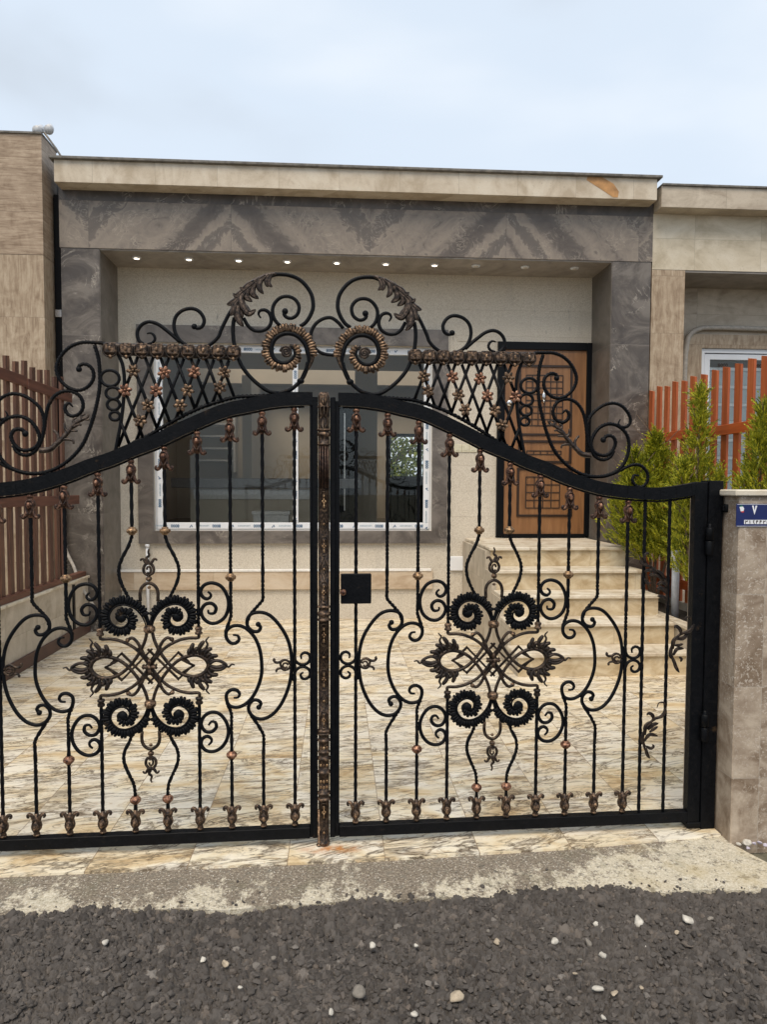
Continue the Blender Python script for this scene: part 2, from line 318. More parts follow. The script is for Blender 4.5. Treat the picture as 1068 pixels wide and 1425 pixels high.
M = dict(
    floor=mat_floor(), iron=mat_iron(), sand=mat_sand(), beam=mat_beam(), concrete=mat_concrete(),
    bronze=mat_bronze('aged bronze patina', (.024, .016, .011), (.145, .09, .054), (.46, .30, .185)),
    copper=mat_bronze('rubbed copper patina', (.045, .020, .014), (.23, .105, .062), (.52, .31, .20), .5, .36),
    dkcopper=mat_bronze('copper with recess shade', (.022, .012, .009), (.10, .048, .030), (.28, .155, .10), .5, .4),  # darker copy of the copper, recess shade put into its colour
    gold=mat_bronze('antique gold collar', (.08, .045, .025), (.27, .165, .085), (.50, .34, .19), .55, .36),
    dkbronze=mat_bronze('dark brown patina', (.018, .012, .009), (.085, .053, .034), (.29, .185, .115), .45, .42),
    pillar=mat_dark('dark grey brown marble cladding', 4.0, .93, -2., 2.18-.93*2, (.062, .051, .044), (.108, .091, .078), (.19, .165, .142), 1.2),
    surround=mat_dark('dark marble window surround', 3.2, 9., -10, -1, (.085, .072, .064), (.135, .118, .105), (.20, .175, .155), .7),
    jamb=mat_dark('grey brown marble reveal', 9., .93, -12, 2.18-.93*2, (.10, .088, .076), (.14, .122, .105), (.18, .16, .14), .3),
    soffit=mat_dark('grey marble soffit', .6, 9, 0, -3, (.20, .175, .15), (.30, .265, .23), (.38, .34, .30), .5),
    parapet=mat_travertine('cream travertine parapet', (.45, .37, .27), (.60, .52, .41), (.68, .61, .50), True, .62, 3., -2.35, 3., streak=2.),
    cap=plain('weathered grey coping', (.16, .15, .135), .8, 0, .4, 18, .003),
    trav_h=mat_travertine('brown travertine with level grain', (.22, .15, .095), (.35, .26, .18), (.47, .365, .265), False, 3., .42, 1., 3.86, streak=12., scl=1.8),
    trav_v=mat_travertine('pale brown travertine with upright grain', (.25, .175, .11), (.40, .305, .21), (.52, .42, .305), True, 3., .62, 1., 3.86-.62*8, streak=9., scl=1.8),
    trav_r=mat_travertine('cream travertine fascia', (.46, .39, .28), (.60, .525, .40), (.68, .61, .49), False, .75, .335, 3.4, 3.925, scl=.9, streak=2.5),
    trav_w=mat_travertine('grey beige stone wall', (.36, .295, .225), (.48, .41, .32), (.58, .505, .405), False, .9, .30, 0, 0, scl=1.2, streak=3.),
    band=mat_travertine('peach travertine band', (.44, .33, .225), (.56, .45, .325), (.64, .54, .42), False, .9, .9, -3, .1, streak=4.),
    step=mat_travertine('cream marble step riser', (.42, .32, .19), (.60, .50, .34), (.74, .66, .50), False, 1.15, 5., .4, -1., scl=1.5, pores=.2, streak=2.5),
    tread=mat_travertine('pale marble tread', (.45, .37, .27), (.66, .59, .47), (.76, .71, .61), False, 1.15, 5., .9, -1., scl=2., pores=.2, streak=1.5),
    lowwall=mat_travertine('cream speckled wall tile', (.36, .31, .235), (.48, .42, .335), (.57, .51, .42), True, .62, .31, .1, .0, scl=1.3, streak=2.),
    gpillar=mat_travertine('taupe pitted travertine', (.21, .15, .10), (.36, .285, .215), (.52, .435, .34), False, .9, .405, 4.83, .28, scl=2.2, pores=-1., jc=(.42, .37, .31), streak=1.6),
    white=plain('white window profile', (.78, .80, .83), .35, 0, .03, 8),
    ink=plain('blue printed film ink', (.05, .13, .24), .5), greyink=plain('grey printed film ink', (.42, .50, .56), .5),
    stone_white=plain('white plaster line', (.80, .78, .74), .6),
    doorw=mat_wood('orange brown wood door', (.17, .078, .030), (.255, .122, .050), (.32, .165, .072), 'z', .38, .7),
    black=plain('matt black steel', (.0032, .0037, .005), .42, 0, .2, 30, .001, .16), blackline=plain('dark grooved line', (.035, .018, .010), .5), moulding=plain('dark stained moulding', (.028, .014, .008), .4),
    chrome=plain('brushed nickel', (.62, .61, .60), .25, 1.),
    slatL=mat_wood('weathered dark red brown slats', (.055, .026, .018), (.125, .055, .033), (.25, .115, .062), 'z', .6),
    railL=mat_wood('dark red brown rail', (.075, .028, .018), (.13, .048, .028), (.20, .08, .048), 'y', .55),
    slatR=mat_wood('orange stained slats', (.30, .065, .018), (.46, .11, .028), (.56, .17, .055), 'z', .5),
    railR=mat_wood('orange stained rail', (.34, .065, .015), (.48, .10, .022), (.56, .14, .04), 'y', .45),
    skirt=plain('dark red brown metal skirting', (.075, .032, .024), .5, 0, .25, 9, .001),
    soil=plain('dark planting soil', (.045, .035, .024), .95, 0, .5, 40, .02),
    plaster=plain('taupe interior plaster', (.48, .41, .32), .8, 0, .04, 3),
    ifloor=plain('dark polished interior floor', (.045, .032, .024), .18, 0, .3, 4),
    iwhite=plain('pale counter', (.62, .60, .57), .4), igrey=plain('grey worktop', (.20, .19, .18), .35),
    pvc=plain('grey plastic pipe', (.55, .57, .60), .35), cable=plain('dusty conduit', (.42, .38, .33), .6, 0, .2),
    plate=plain('blue enamel', (.006, .016, .11), .28), platew=plain('white enamel', (.80, .82, .86), .3),
    red=plain('red enamel', (.60, .04, .05), .3), green=plain('green enamel', (.03, .25, .12), .3),
    gravel=mat_gravel('dark crushed stone'), gravelbed=mat_gravel('dark gravel bed', False),
    silver=mat_bronze('silvery brown patina', (.04, .028, .02), (.23, .155, .11), (.52, .38, .29), .5, .4),
    sandy=plain('sandy pebble', (.42, .35, .26), .8, 0, .3, 40, .002), greypeb=plain('grey brown pebble', (.20, .18, .155), .8, 0, .3, 40, .002),
    pebble=plain('pale pebble', (.52, .49, .43), .7, 0, .3, 40, .002), lilac=plain('lilac grey pebble', (.50, .46, .54), .6, 0, .3, 30, .002),
    glass=mat_glass(), lamp=mat_emit('lit downlight', (1, .90, .75), 3.2), lampoff=plain('dim downlight lens', (.75, .70, .62), .3),
    thuja=mat_foliage('thuja foliage', (.08, .12, .014), (.32, .36, .025), (.72, .68, .06)),
    thujad=mat_foliage('darker thuja foliage', (.03, .06, .012), (.11, .16, .022), (.30, .34, .04)),
    bark=plain('rough bark', (.13, .09, .06), .9, 0, .4, 50, .006),
    socket=plain('ivory plastic', (.62, .58, .44), .35), fabric=plain('dark fabric', (.02, .024, .02), .9),
    blind=plain('pale blind slat', (.50, .56, .60), .5, 0, .05), asphalt=plain('grey road', (.09, .085, .08), .95, 0, .3, 25, .01),
    stain=plain('amber flaw in travertine', (.42, .22, .08), .5, 0, .35, 9),
    grassm=plain('bare earth and sparse grass', (.13, .12, .085), .95, 0, .4, 12, .02),
)

# ------------------------------------------------------------------ mesh building
class MB:
    def __init__(s): s.v = []; s.f = []; s.sm = []; s.n = 0
    def add(s, v, f, smooth=False):
        v = np.asarray(v, float).reshape(-1, 3); s.v.append(v)
        s.f += [tuple(i+s.n for i in q) for q in f]; s.sm += [smooth]*len(f); s.n += len(v); return s
    def box(s, x0, x1, y0, y1, z0, z1, b=0.):
        x0, x1 = sorted((x0, x1)); y0, y1 = sorted((y0, y1)); z0, z1 = sorted((z0, z1))
        if b <= 0:
            v = [(x, y, z) for x in (x0, x1) for y in (y0, y1) for z in (z0, z1)]
            return s.add(v, [(0, 1, 3, 2), (4, 6, 7, 5), (0, 4, 5, 1), (2, 3, 7, 6), (0, 2, 6, 4), (1, 5, 7, 3)])
        v = []; X = (x0, x1); Y = (y0, y1); Z = (z0, z1); idx = {}
        for i in (0, 1):
            for j in (0, 1):
                for k in (0, 1):
                    sx, sy, sz = 1-2*i, 1-2*j, 1-2*k
                    idx[i, j, k] = len(v)
                    v += [(X[i], Y[j]+sy*b, Z[k]+sz*b), (X[i]+sx*b, Y[j], Z[k]+sz*b), (X[i]+sx*b, Y[j]+sy*b, Z[k])]
        f = []
        for i in (0, 1):
            f.append([idx[i, a, c] for a, c in ((0, 0), (1, 0), (1, 1), (0, 1))])
            f.append([idx[a, i, c]+1 for a, c in ((0, 0), (1, 0), (1, 1), (0, 1))])
            f.append([idx[a, c, i]+2 for a, c in ((0, 0), (1, 0), (1, 1), (0, 1))])
        for a in (0, 1):
            for c in (0, 1):
                f.append([idx[0, a, c]+1, idx[1, a, c]+1, idx[1, a, c]+2, idx[0, a, c]+2])
                f.append([idx[a, 0, c], idx[a, 1, c], idx[a, 1, c]+2, idx[a, 0, c]+2])
                f.append([idx[a, c, 0], idx[a, c, 1], idx[a, c, 1]+1, idx[a, c, 0]+1])
        for t in idx.values(): f.append([t, t+1, t+2])
        return s.add(v, f)
    def sweep(s, pts, rad, n=8, tw=0., flat=1., ref=(0, 1, 0), caps=True, closed=False, smooth=True, phase=0.):
        """tube along planar or nearly planar points; flat scales thickness along ref"""
        P = np.asarray(pts, float); K = len(P); rad = np.broadcast_to(np.asarray(rad, float), (K,))
        T = (np.roll(P, -1, 0)-np.roll(P, 1, 0)) if closed else np.gradient(P, axis=0)
        T /= np.linalg.norm(T, axis=1)[:, None]+1e-12
        B = np.array(ref, float); Nn = np.cross(T, B); ln = np.linalg.norm(Nn, axis=1)[:, None]; Nn /= ln+1e-9
        Bb = np.cross(Nn, T)
        d = np.r_[0, np.cumsum(np.linalg.norm(np.diff(P, axis=0), axis=1))]
        a = np.arange(n)/n*2*math.pi+phase
        A = a[None, :]+(tw*d)[:, None]
        V = P[:, None, :]+(rad[:, None]*np.cos(A))[..., None]*Nn[:, None, :]+(rad[:, None]*flat*np.sin(A))[..., None]*Bb[:, None, :]
        f = []
        for i in range(K if closed else K-1):
            i2 = (i+1) % K
            for j in range(n):
                j2 = (j+1) % n; f.append((i*n+j, i*n+j2, i2*n+j2, i2*n+j))
        if caps and not closed: f += [tuple(range(n-1, -1, -1)), tuple((K-1)*n+j for j in range(n))]
        return s.add(V.reshape(-1, 3), f, smooth)
    def lathe(s, prof, c=(0, 0, 0), n=14, smooth=True):
        P = np.array([(r*math.cos(a), r*math.sin(a), z) for r, z in prof for a in np.arange(n)/n*2*math.pi])+np.array(c)
        K = len(prof); f = [(i*n+j, i*n+(j+1) % n, (i+1)*n+(j+1) % n, (i+1)*n+j) for i in range(K-1) for j in range(n)]
        f += [tuple(range(n-1, -1, -1)), tuple((K-1)*n+j for j in range(n))]
        return s.add(P, f, smooth)
    def ell(s, c, r, ax=None, nu=10, nv=6, blunt=1.):
        """ellipsoid; ax = 3x3 rows axes"""
        ax = np.eye(3) if ax is None else np.asarray(ax, float)
        v = [(0, 0, -1)]+[(math.cos(u)*math.sin(t), math.sin(u)*math.sin(t), -math.cos(t)) for t in np.linspace(0, math.pi, nv+1)[1:-1] for u in np.arange(nu)/nu*2*math.pi]+[(0, 0, 1)]
        v0 = np.array(v, float)
        if blunt != 1: v0[:, 0] = np.sign(v0[:, 0])*np.abs(v0[:, 0])**blunt; v0[:, 1] = np.sign(v0[:, 1])*np.abs(v0[:, 1])**.85
        V = v0*np.array(r); V = V@ax+np.array(c)
        f = [(0, 1+(j+1) % nu, 1+j) for j in range(nu)]
        for i in range(nv-2):
            for j in range(nu):
                a = 1+i*nu; b = a+nu; f.append((a+j, a+(j+1) % nu, b+(j+1) % nu, b+j))
        e = len(v)-1; a = 1+(nv-2)*nu; f += [(e, a+j, a+(j+1) % nu) for j in range(nu)]
        return s.add(V, f, True)
    def prism(s, poly, y0, y1, axis='y'):
        """poly in (x,z), extruded along y"""
        k = len(poly); v = [(a, y0, b) for a, b in poly]+[(a, y1, b) for a, b in poly]
        if axis == 'z': v = [(a, b, y0) for a, b in poly]+[(a, b, y1) for a, b in poly]
        if axis == 'x': v = [(y0, a, b) for a, b in poly]+[(y1, a, b) for a, b in poly]
        f = [tuple(range(k)), tuple(range(2*k-1, k-1, -1))]+[(i, k+i, k+(i+1) % k, (i+1) % k) for i in range(k)]
        return s.add(v, f)
    def mesh(s, name, mat, off=(0, 0, 0)):
        me = bpy.data.meshes.new(name)
        V = np.concatenate(s.v)-np.array(off, float)
        me.from_pydata(V.tolist(), [], s.f); me.materials.append(mat)
        me.polygons.foreach_set('use_smooth', s.sm); me.update()
        return me
    def build(s, name, mat, parent=None, off=None):
        base = parent
        while base is not None and base.parent is not None: base = base.parent
        if off is None: off = tuple(base.location) if base is not None and base.get('_world', 0) else (0, 0, 0)
        o = bpy.data.objects.new(name, s.mesh(name, mat, off)); COL.objects.link(o); o.parent = parent
        return o
def fixn(o):
    import bmesh
    bm = bmesh.new(); bm.from_mesh(o.data); bmesh.ops.recalc_face_normals(bm, faces=bm.faces); bm.to_mesh(o.data); bm.free(); return o
def tag(o, label, cat, group=None, kind=None):
    if label: o['label'] = label
    if cat: o['category'] = cat
    if group: o['group'] = group
    if kind: o['kind'] = kind
    return o
def thing(name, label, cat, loc=(0, 0, 0), group=None, world=True, rz=0.):
    o = bpy.data.objects.new(name, None); COL.objects.link(o); o.location = loc; o.rotation_euler = (0, 0, rz)
    o.empty_display_size = .1
    if world: o['_world'] = 1
    return tag(o, label, cat, group)
def solo(name, mb, mat, label, cat, group=None, loc=(0, 0, 0)):
    o = mb.build(name, mat, None, loc); o.location = loc; return tag(o, label, cat, group)
def struct(name, mb, mat): o = mb.build(name, mat); o['kind'] = 'structure'; return o
def spline(pts, step=.012):
    """Catmull-Rom through 2-D or 3-D points, resampled"""
    P = np.array(pts, float)
    if len(P) < 3:
        k = max(2, int(np.linalg.norm(P[1]-P[0])/step)); return P[0]+(P[1]-P[0])*np.linspace(0, 1, k)[:, None]
    Q = np.vstack([2*P[0]-P[1], P, 2*P[-1]-P[-2]]); out = []
    for i in range(1, len(Q)-2):
        p0, p1, p2, p3 = Q[i-1:i+3]; L = np.linalg.norm(p2-p1); k = max(2, int(math.ceil(L/step)))
        # centripetal
        t0 = 0; t1 = t0+np.linalg.norm(p1-p0)**.5; t2 = t1+max(L, 1e-6)**.5; t3 = t2+max(np.linalg.norm(p3-p2), 1e-6)**.5
        t = np.linspace(t1, t2, k, endpoint=False)[:, None]
        A1 = (t1-t)/(t1-t0)*p0+(t-t0)/(t1-t0)*p1; A2 = (t2-t)/(t2-t1)*p1+(t-t1)/(t2-t1)*p2; A3 = (t3-t)/(t3-t2)*p2+(t-t2)/(t3-t2)*p3
        B1 = (t2-t)/(t2-t0)*A1+(t-t0)/(t2-t0)*A2; B2 = (t3-t)/(t3-t1)*A2+(t-t1)/(t3-t1)*A3
        out.append((t2-t)/(t2-t1)*B1+(t-t1)/(t2-t1)*B2)
    return np.vstack(out+[P[-1:]])
# ------------------------------------------------------------------ wrought iron gate (local frame: x along gate, y depth, z up)
ARCH = [G(*p) for p in [(465,556),(500,557),(530,561),(560,568),(588,575),(616,587),(653,605),(680,619),(709,631),(735,643),(760,652),(785,663),(810,672),(835,679),(860,683),(890,686),(918,687),(945,684),(972,679)]]
ARCHS = spline(ARCH, .02)
def archz(u): return float(np.interp(u, ARCHS[:, 0], ARCHS[:, 1]))
K1, KS = .131, .1345
UM = K1+4.5*KS                       # axis of the panel medallion
def kb(k): return K1+(k-1)*KS
ZR = .078                            # top of the bottom rail
def leaf(sign, name, label):
    root = thing(name, label, 'gate', tuple(GP), 'pair of ornamental driveway gates', world=False, rz=GA)
    def P3(pts, y=0.):
        a = np.asarray(pts, float); return np.c_[a[:, 0]*sign, np.full(len(a), y), a[:, 1]]
    def tube(nm, pts, r, mat='iron', y=0., step=.010, n=8, flat=1., raw=False, parent=root, taper=None, ball=0., tw=0.):
        s = np.array(pts) if raw else spline(pts, step)
        rr = np.full(len(s), r)
        if taper:
            L = np.r_[0, np.cumsum(np.linalg.norm(np.diff(s, axis=0), axis=1))]; T = L[-1]
            for end, (ln, fr) in taper.items():
                d = L if end == 0 else T-L
                rr = rr*np.clip(fr+(1-fr)*d/ln, fr if fr < 1 else 1, max(1, fr)) if fr < 1 else rr*np.clip(fr-(fr-1)*d/ln, 1, fr)
        mb = MB().sweep(P3(s, y), rr, n, tw, flat)
        if ball: mb.ell(P3([s[0]], y)[0], (ball,)*3)
        return mb.build(nm, M[mat], parent)
    def bar(pts, **k): return tube('bar', pts, .0082, n=4, tw=95., step=.012, raw=False, **k)
    # ---- frame
    fr = MB()
    w_ = .0275
    up = []; lo = []
    Tn = np.gradient(ARCHS, axis=0); Tn /= np.linalg.norm(Tn, axis=1)[:, None]
    nn_ = np.c_[-Tn[:, 1], Tn[:, 0]]
    sel = (ARCHS[:, 0] > .05) & (ARCHS[:, 0] < 1.665)
    A = ARCHS[sel]; Nn = nn_[sel]
    for a, q in zip(A, Nn): up.append(a+q*w_); lo.append(a-q*w_)
    k = len(A); V = []
    for y in (-.02, .02):
        V += [(p[0]*sign, y, p[1]) for p in up]+[(p[0]*sign, y, p[1]) for p in lo]
    Fc = []
    for i in range(k-1):
        Fc += [(i, i+1, k+i+1, k+i), (2*k+i, 3*k+i, 3*k+i+1, 2*k+i+1), (i, 2*k+i, 2*k+i+1, i+1), (k+i, k+i+1, 3*k+i+1, 3*k+i)]
    Fc += [(0, k, 3*k, 2*k), (k-1, 3*k-1, 4*k-1, 2*k-1)]
    fr.add(V, Fc)
    c0, c1 = (.020, .060) if sign > 0 else (.033, .066)
    fr.box(c0*sign, (c0+.022)*sign, -.02, .02, .03, 1.925, .002)
    fr.box((c0+.0215)*sign, c1*sign, -.0125, .0235, .031, 1.91, .002)
    fr.box(1.642*sign, 1.700*sign, -.021, .021, .03, 1.575, .002)
    fr.box(c1*sign, 1.642*sign, -.0205, .0205, .03, ZR, .002)
    for i in range(6, len(A)-2, 4):    # weld seams where the arch is pieced from short lengths
        a_, q_, t_ = A[i], Nn[i], Tn[sel][i]
        v = [(p_[0]*sign, y_, p_[1]) for y_ in (-.0212, -.019) for p_ in (a_+q_*.026+t_*.0012, a_+q_*.026-t_*.0012, a_-q_*.026-t_*.0012, a_-q_*.026+t_*.0012)]
        fr.add(v, [(0, 1, 2, 3), (4, 7, 6, 5), (0, 4, 5, 1), (1, 5, 6, 2), (2, 6, 7, 3), (3, 7, 4, 0)])
    fixn(fr.build('frame', M['iron'], root))
    # thin liner strip inside the opening, standing off the frame
    ln_ = [a-q*(w_+.006) for a, q in zip(A, Nn) if c1+.01 < a[0] < 1.64]
    tube('frame_liner', ln_, .0042, raw=True, y=-.006, n=4)
    # ---- straight and bent bars. scale z of one tulip for feet and finials
    Z7 = lambda pts: TR(460, 640, 4.107, pts)
    ZA = lambda pts: TR(460, 840, 5.933, pts)
    mir = lambda pts: [(2*UM-p[0], p[1]) for p in pts]
    foot_me = None
    def tulip(nm, u, z, flip, mat):
        """vase with two curled ears; flip hangs it from the arch"""
        s_ = -1 if flip else 1
        mb = MB()
        pr = [(.0075, 0), (.0125, .006), (.0135, .013), (.0095, .021), (.013, .026), (.0205, .036), (.0225, .047), (.0195, .060), (.014, .070), (.0095, .076), (.009, .100)]
        if flip: pr = [(.009, 0), (.0135, .006), (.0135, .014), (.0095, .020), (.0135, .025), (.020, .034), (.0215, .046), (.018, .058), (.0135, .068), (.0095, .078), (.009, .098)]
        mb.lathe([(r, z_*s_) for r, z_ in pr], (0, 0, 0), 12)
        for e_ in (-1, 1):
            c = np.array([(.008, .062), (.012, .078), (.019, .092), (.028, .098), (.034, .093), (.0325, .0865), (.028, .087)])
            q = spline(c, .006); rr = np.interp(np.linspace(0, 1, len(q)), [0, .5, .85, 1], [.0095, .0080, .0058, .0050])
            mb.sweep(np.c_[q[:, 0]*e_, np.full(len(q), -.004), q[:, 1]*s_], rr, 7, 0, .8)
        o = fixn(mb.build(nm, M['dkcopper' if flip else 'dkbronze'], root, (0, 0, 0))); o.location = (u*sign, 0, z)
        # pointed petal ridge, its seed and the bead, brighter as painted highlights on the dark body
        mb = MB()
        for e_ in (-1, 1):
            q = spline([(.002*e_, .084), (.011*e_, .064), (.0135*e_, .046), (.007*e_, .031), (0, .026)], .006)
            mb.sweep(np.c_[q[:, 0], -.0205+.55*np.abs(q[:, 0]), q[:, 1]*s_], .0036, 5)
            q = spline(np.array([(.030, .0975), (.0345, .093), (.0325, .0865), (.028, .087)]), .006); mb.sweep(np.c_[q[:, 0]*e_, np.full(len(q), -.0055), q[:, 1]*s_], .0056, 7, 0, .8)
        mb.ell((0, -.0225, .046*s_), (.0078, .0070, .0140), None, 8, 6)
        mb.ell((0, -.001, .0095*s_), (.0145, .0145, .0068), None, 12, 6)
        mb.build('petal_ridge', M[mat], o, (0, 0, 0)); return o
    def collar(u, z, mat='gold', s_=1.):
        pr = [(.009, -.017), (.014, -.015), (.0145, -.010), (.021, -.008), (.0235, 0), (.021, .008), (.0145, .010), (.014, .015), (.009, .017)]
        o = MB().lathe([(r*s_, z_*s_) for r, z_ in pr], (0, 0, 0), 14).build('collar', M[mat], root, (0, 0, 0)); o.location = (u*sign, 0, z)
    def capital(u, z, up_):
        s_ = 1 if up_ else -1
        MB().lathe([(.009, 0), (.0155, .002*s_), (.0165, .010*s_), (.011, .014*s_), (.0165, .024*s_), (.015, .030*s_), (.0085, .034*s_)], (u*sign, 0, z), 8).build('bar_cap', M['dkbronze'], root)
    ftops = {}
    cmats = ['copper', 'copper', 'copper', 'copper', 'bronze']
    for k_ in range(1, 11):
        u = kb(k_); zt = archz(u)-.030
        zt -= .004
        tulip('bar_finial', u, zt, True, 'copper' if k_ < 9 else 'copper')
        tulip('bar_foot', u, ZR, False, 'bronze')
        ftops[k_] = zt-.075
    zf = ZR+.09
    zc = lambda py: G(625, py)[1]
    for side in (0, 1):
        mm = mir if side else (lambda p: [tuple(a) for a in p])
        kk = lambda a: 11-a if side else a
        U = lambda a: kb(kk(a))
        # k=1
        bar([(U(1), zf), (U(1), 1.0), (U(1), ftops[kk(1)])])
        # k=2
        up2 = Z7([(330, 790), (345, 818), (370, 845), (392, 872), (405, 900), (407, 915)])
        bar([(U(2), ftops[kk(2)]), (U(2), 1.25), (U(2), up2[0][1]+.03)]+mm([(kb(2), up2[0][1])]+up2[1:]))
        lo2 = ZA([(468, 1050), (480, 1018), (510, 965), (545, 915), (565, 885)])
        bar([(U(2), zf), (U(2), .40)]+mm([(kb(2), lo2[0][1])]+lo2[1:]))
        # k=3
        up3 = ZA([(726, 90), (735, 130), (755, 185), (764, 215)])
        bar([(U(3), ftops[kk(3)]), (U(3), 1.2), (U(3), up3[0][1]+.05)]+mm([(kb(3), up3[0][1])]+up3[1:]))
        lo3 = ZA([(722, 870), (728, 835), (742, 805), (752, 770)])
        bar([(U(3), zf), (U(3), .40), (U(3), lo3[0][1]-.04)]+mm([(kb(3), lo3[0][1])]+lo3[1:]))
        collar(U(3), zc(801)); collar(U(3), zc(1041), 'copper')
        # k=4
        zt4, zb4 = zc(877), zc(962)
        bar([(U(4), zt4), (U(4), 1.1), (U(4), ftops[kk(4)])]); capital(U(4), zt4-.002, True)
        bar([(U(4), zf), (U(4), .4), (U(4), zb4)]); capital(U(4), zb4+.002, False)
        # k=5 wavy
        W = lambda pts: TR(600, 740, 5.933, pts)
        w5 = W([(383, 25), (375, 100), (333, 180), (297, 270), (297, 350), (322, 430), (352, 492), (366, 535)])
        bar([(U(5), ftops[kk(5)]), (U(5), zc(742))]); collar(U(5), zc(738))
        bar([(U(5), zc(741))]+mm([(kb(5), w5[0][1])]+w5[1:]))
        W2 = lambda pts: TR(600, 910, 5.933, pts)
        w6 = W2([(362, 595), (345, 640), (305, 720), (298, 795), (330, 890), (368, 975), (388, 1065)])
        bar(mm(w6[:-1]+[(kb(5), w6[-1][1])])+[(U(5), zf)]); collar(U(5), zc(1097), 'copper')
        # scrolls
        sc = []
        sc.append(ZA([(505,155),(485,180),(505,212),(550,208),(588,170),(590,110),(560,70),(490,58),(420,80),(340,160),(270,280),(240,400),(236,500),(247,620),(280,730),(340,840),(410,905),(480,925),(540,905),(580,850),(575,800),(540,768),(500,775),(482,800),(500,828)]))
        sc.append(ZA([(705,235),(670,240),(655,270),(680,300),(720,300),(755,260),(757,205),(722,170),(670,160),(610,180),(540,250),(495,350),(477,470),(480,570),(510,670),(560,755),(620,805),(680,820),(735,800),(757,740),(750,700),(710,675),(670,685),(652,715),(665,740),(700,742)]))
        sc.append(Z7([(625,740),(612,750),(607,765),(625,780),(650,770),(663,740),(645,705),(605,692),(555,710),(520,765),(512,820),(530,880),(570,912),(610,915),(645,890),(660,850),(640,812),(605,805),(580,830),(590,860),(620,858),(622,840)]))
        sc.append(ZA([(895,952),(875,925),(845,930),(835,970),(870,1005),(920,1000),(953,940),(930,880),(880,850),(820,860),(765,920),(740,1000),(755,1080),(800,1140),(860,1165),(920,1150),(953,1100),(940,1055),(905,1040),(873,1065),(875,1090),(897,1110)]))
        for i, s_ in enumerate(sc):
            tube('scroll', mm(s_), .0078, taper={0: (.05, .55), 1: (.05, .55)} if i != 0 else None, ball=.0)
            if i == 0:
                for e_ in (0, -1):
                    q = mm(s_)[e_]; MB().ell((q[0]*sign, 0, q[1]), (.0115, .011, .0115)).build('scroll_tip', M['iron'], root)
        # little double curl between first bar and stile
        for cu in ([(155,450),(160,418),(130,398),(95,412),(85,452),(105,485),(150,497),(195,475),(215,435),(222,395)], [(140,560),(162,575),(155,603),(128,615),(95,600),(84,565),(103,530),(150,513),(195,535),(215,580),(222,625)]):
            s_ = ZA(cu)
            if side: s_ = [(p[0]-.004, p[1]) for p in s_]
            tube('scroll', mm(s_), .0068, taper={0: (.03, .55)})
        # small curled bud on the outer C scroll
        mb = MB()
        for cu, r in (([(246,490),(262,462),(300,450),(325,468),(322,500),(300,530),(262,525),(246,500)], .0052), ([(300,452),(335,468),(362,468),(378,450),(372,436)], .0060), ([(285,528),(320,518),(345,520),(360,535),(355,545)], .0050), ([(262,492),(280,476),(302,482),(306,502),(290,514),(270,508)], .0042)):
            q = spline(mm(ZA(cu)), .006); mb.sweep(P3(q, -.004), r, 7)
        mb.build('bud', M['bronze'], root)
    # ---- medallion: four fluted scrolls about the panel centre
    c0_ = G(686.5, 918); S = .00323*1.0
    def loc(x, y): return (UM+x*S, c0_[1]+y*S)
    def fluted(path, side, mat, wid, rib, nm='fluted_scroll', ystep=-.0):
        """flat tapering band with a row of rounded flutes standing along one edge; path in gate metres"""
        q = spline(path, .006); L = np.r_[0, np.cumsum(np.linalg.norm(np.diff(q, axis=0), axis=1))]; T = L[-1]
        t = L/T; rr = np.interp(t, [p[0] for p in wid], [p[1] for p in wid])
        mb = MB().sweep(P3(q, 0), rr, 10, 0, .009/.014)
        tg = np.gradient(q, axis=0); tg /= np.linalg.norm(tg, axis=1)[:, None]; nr = np.c_[-tg[:, 1], tg[:, 0]]*side
        # raised smooth rim on the inner edge
        if rib.get('rim'):
            rim_ = P3(q-nr*rr[:, None]*1.05, -.006); rimr = np.clip(rr*.62, .002, .0098)
        else:
            mb.sweep(P3(q-nr*rr[:, None]*1.15, -.009), np.clip(rr*.34, .002, .0062), 6); rim_ = None
        s_ = rib['start']*T
        while s_ < rib['end']*T:
            i = int(np.searchsorted(L, s_)); i = min(i, len(q)-1); w0 = np.interp(s_/T, [p[0] for p in rib['len']], [p[1] for p in rib['len']])
            ph = (s_/rib['group']) % 1.
            lf = .74+.26*math.sin(math.pi*ph)
            ctr = q[i]+nr[i]*(rib['off']+w0*(lf-.85)*.5)
            a1 = np.array([nr[i][0]*sign, 0, nr[i][1]]); a2 = np.array([tg[i][0]*sign, 0, tg[i][1]])
            ax = [a1, a2, np.cross(a1, a2)]
            mb.ell((ctr[0]*sign, -.004, ctr[1]), (w0*lf, rib['w'], .0115), ax, 12, 6, .5)
            s_ += rib['step']
        o_ = mb.build(nm, M[mat], root)
        if rim_ is not None: MB().sweep(rim_, rimr, 8).build('rim', M['iron'], o_)
        return o_
    Zs = lambda pts: [((a-513)/5.933, (1052-b)/5.933) for a, b in pts]
    fp = Zs([(519,748),(528,700),(552,640),(600,582),(655,552),(705,541),(765,552),(812,590),(838,650),(825,712),(780,757),(722,772),(668,750),(640,702),(652,650),(690,622),(735,640),(748,672),(722,692),(705,672)])
    ribs = dict(start=.09, end=.93, len=[(0, .010), (.12, .018), (.3, .0205), (.6, .0205), (.85, .018), (1, .012)], w=.0074, step=.0102, group=.0306, off=.0045)
    wd = [(0, .007), (.15, .0115), (.4, .0135), (.65, .013), (.8, .013), (.92, .013), (1, .009)]
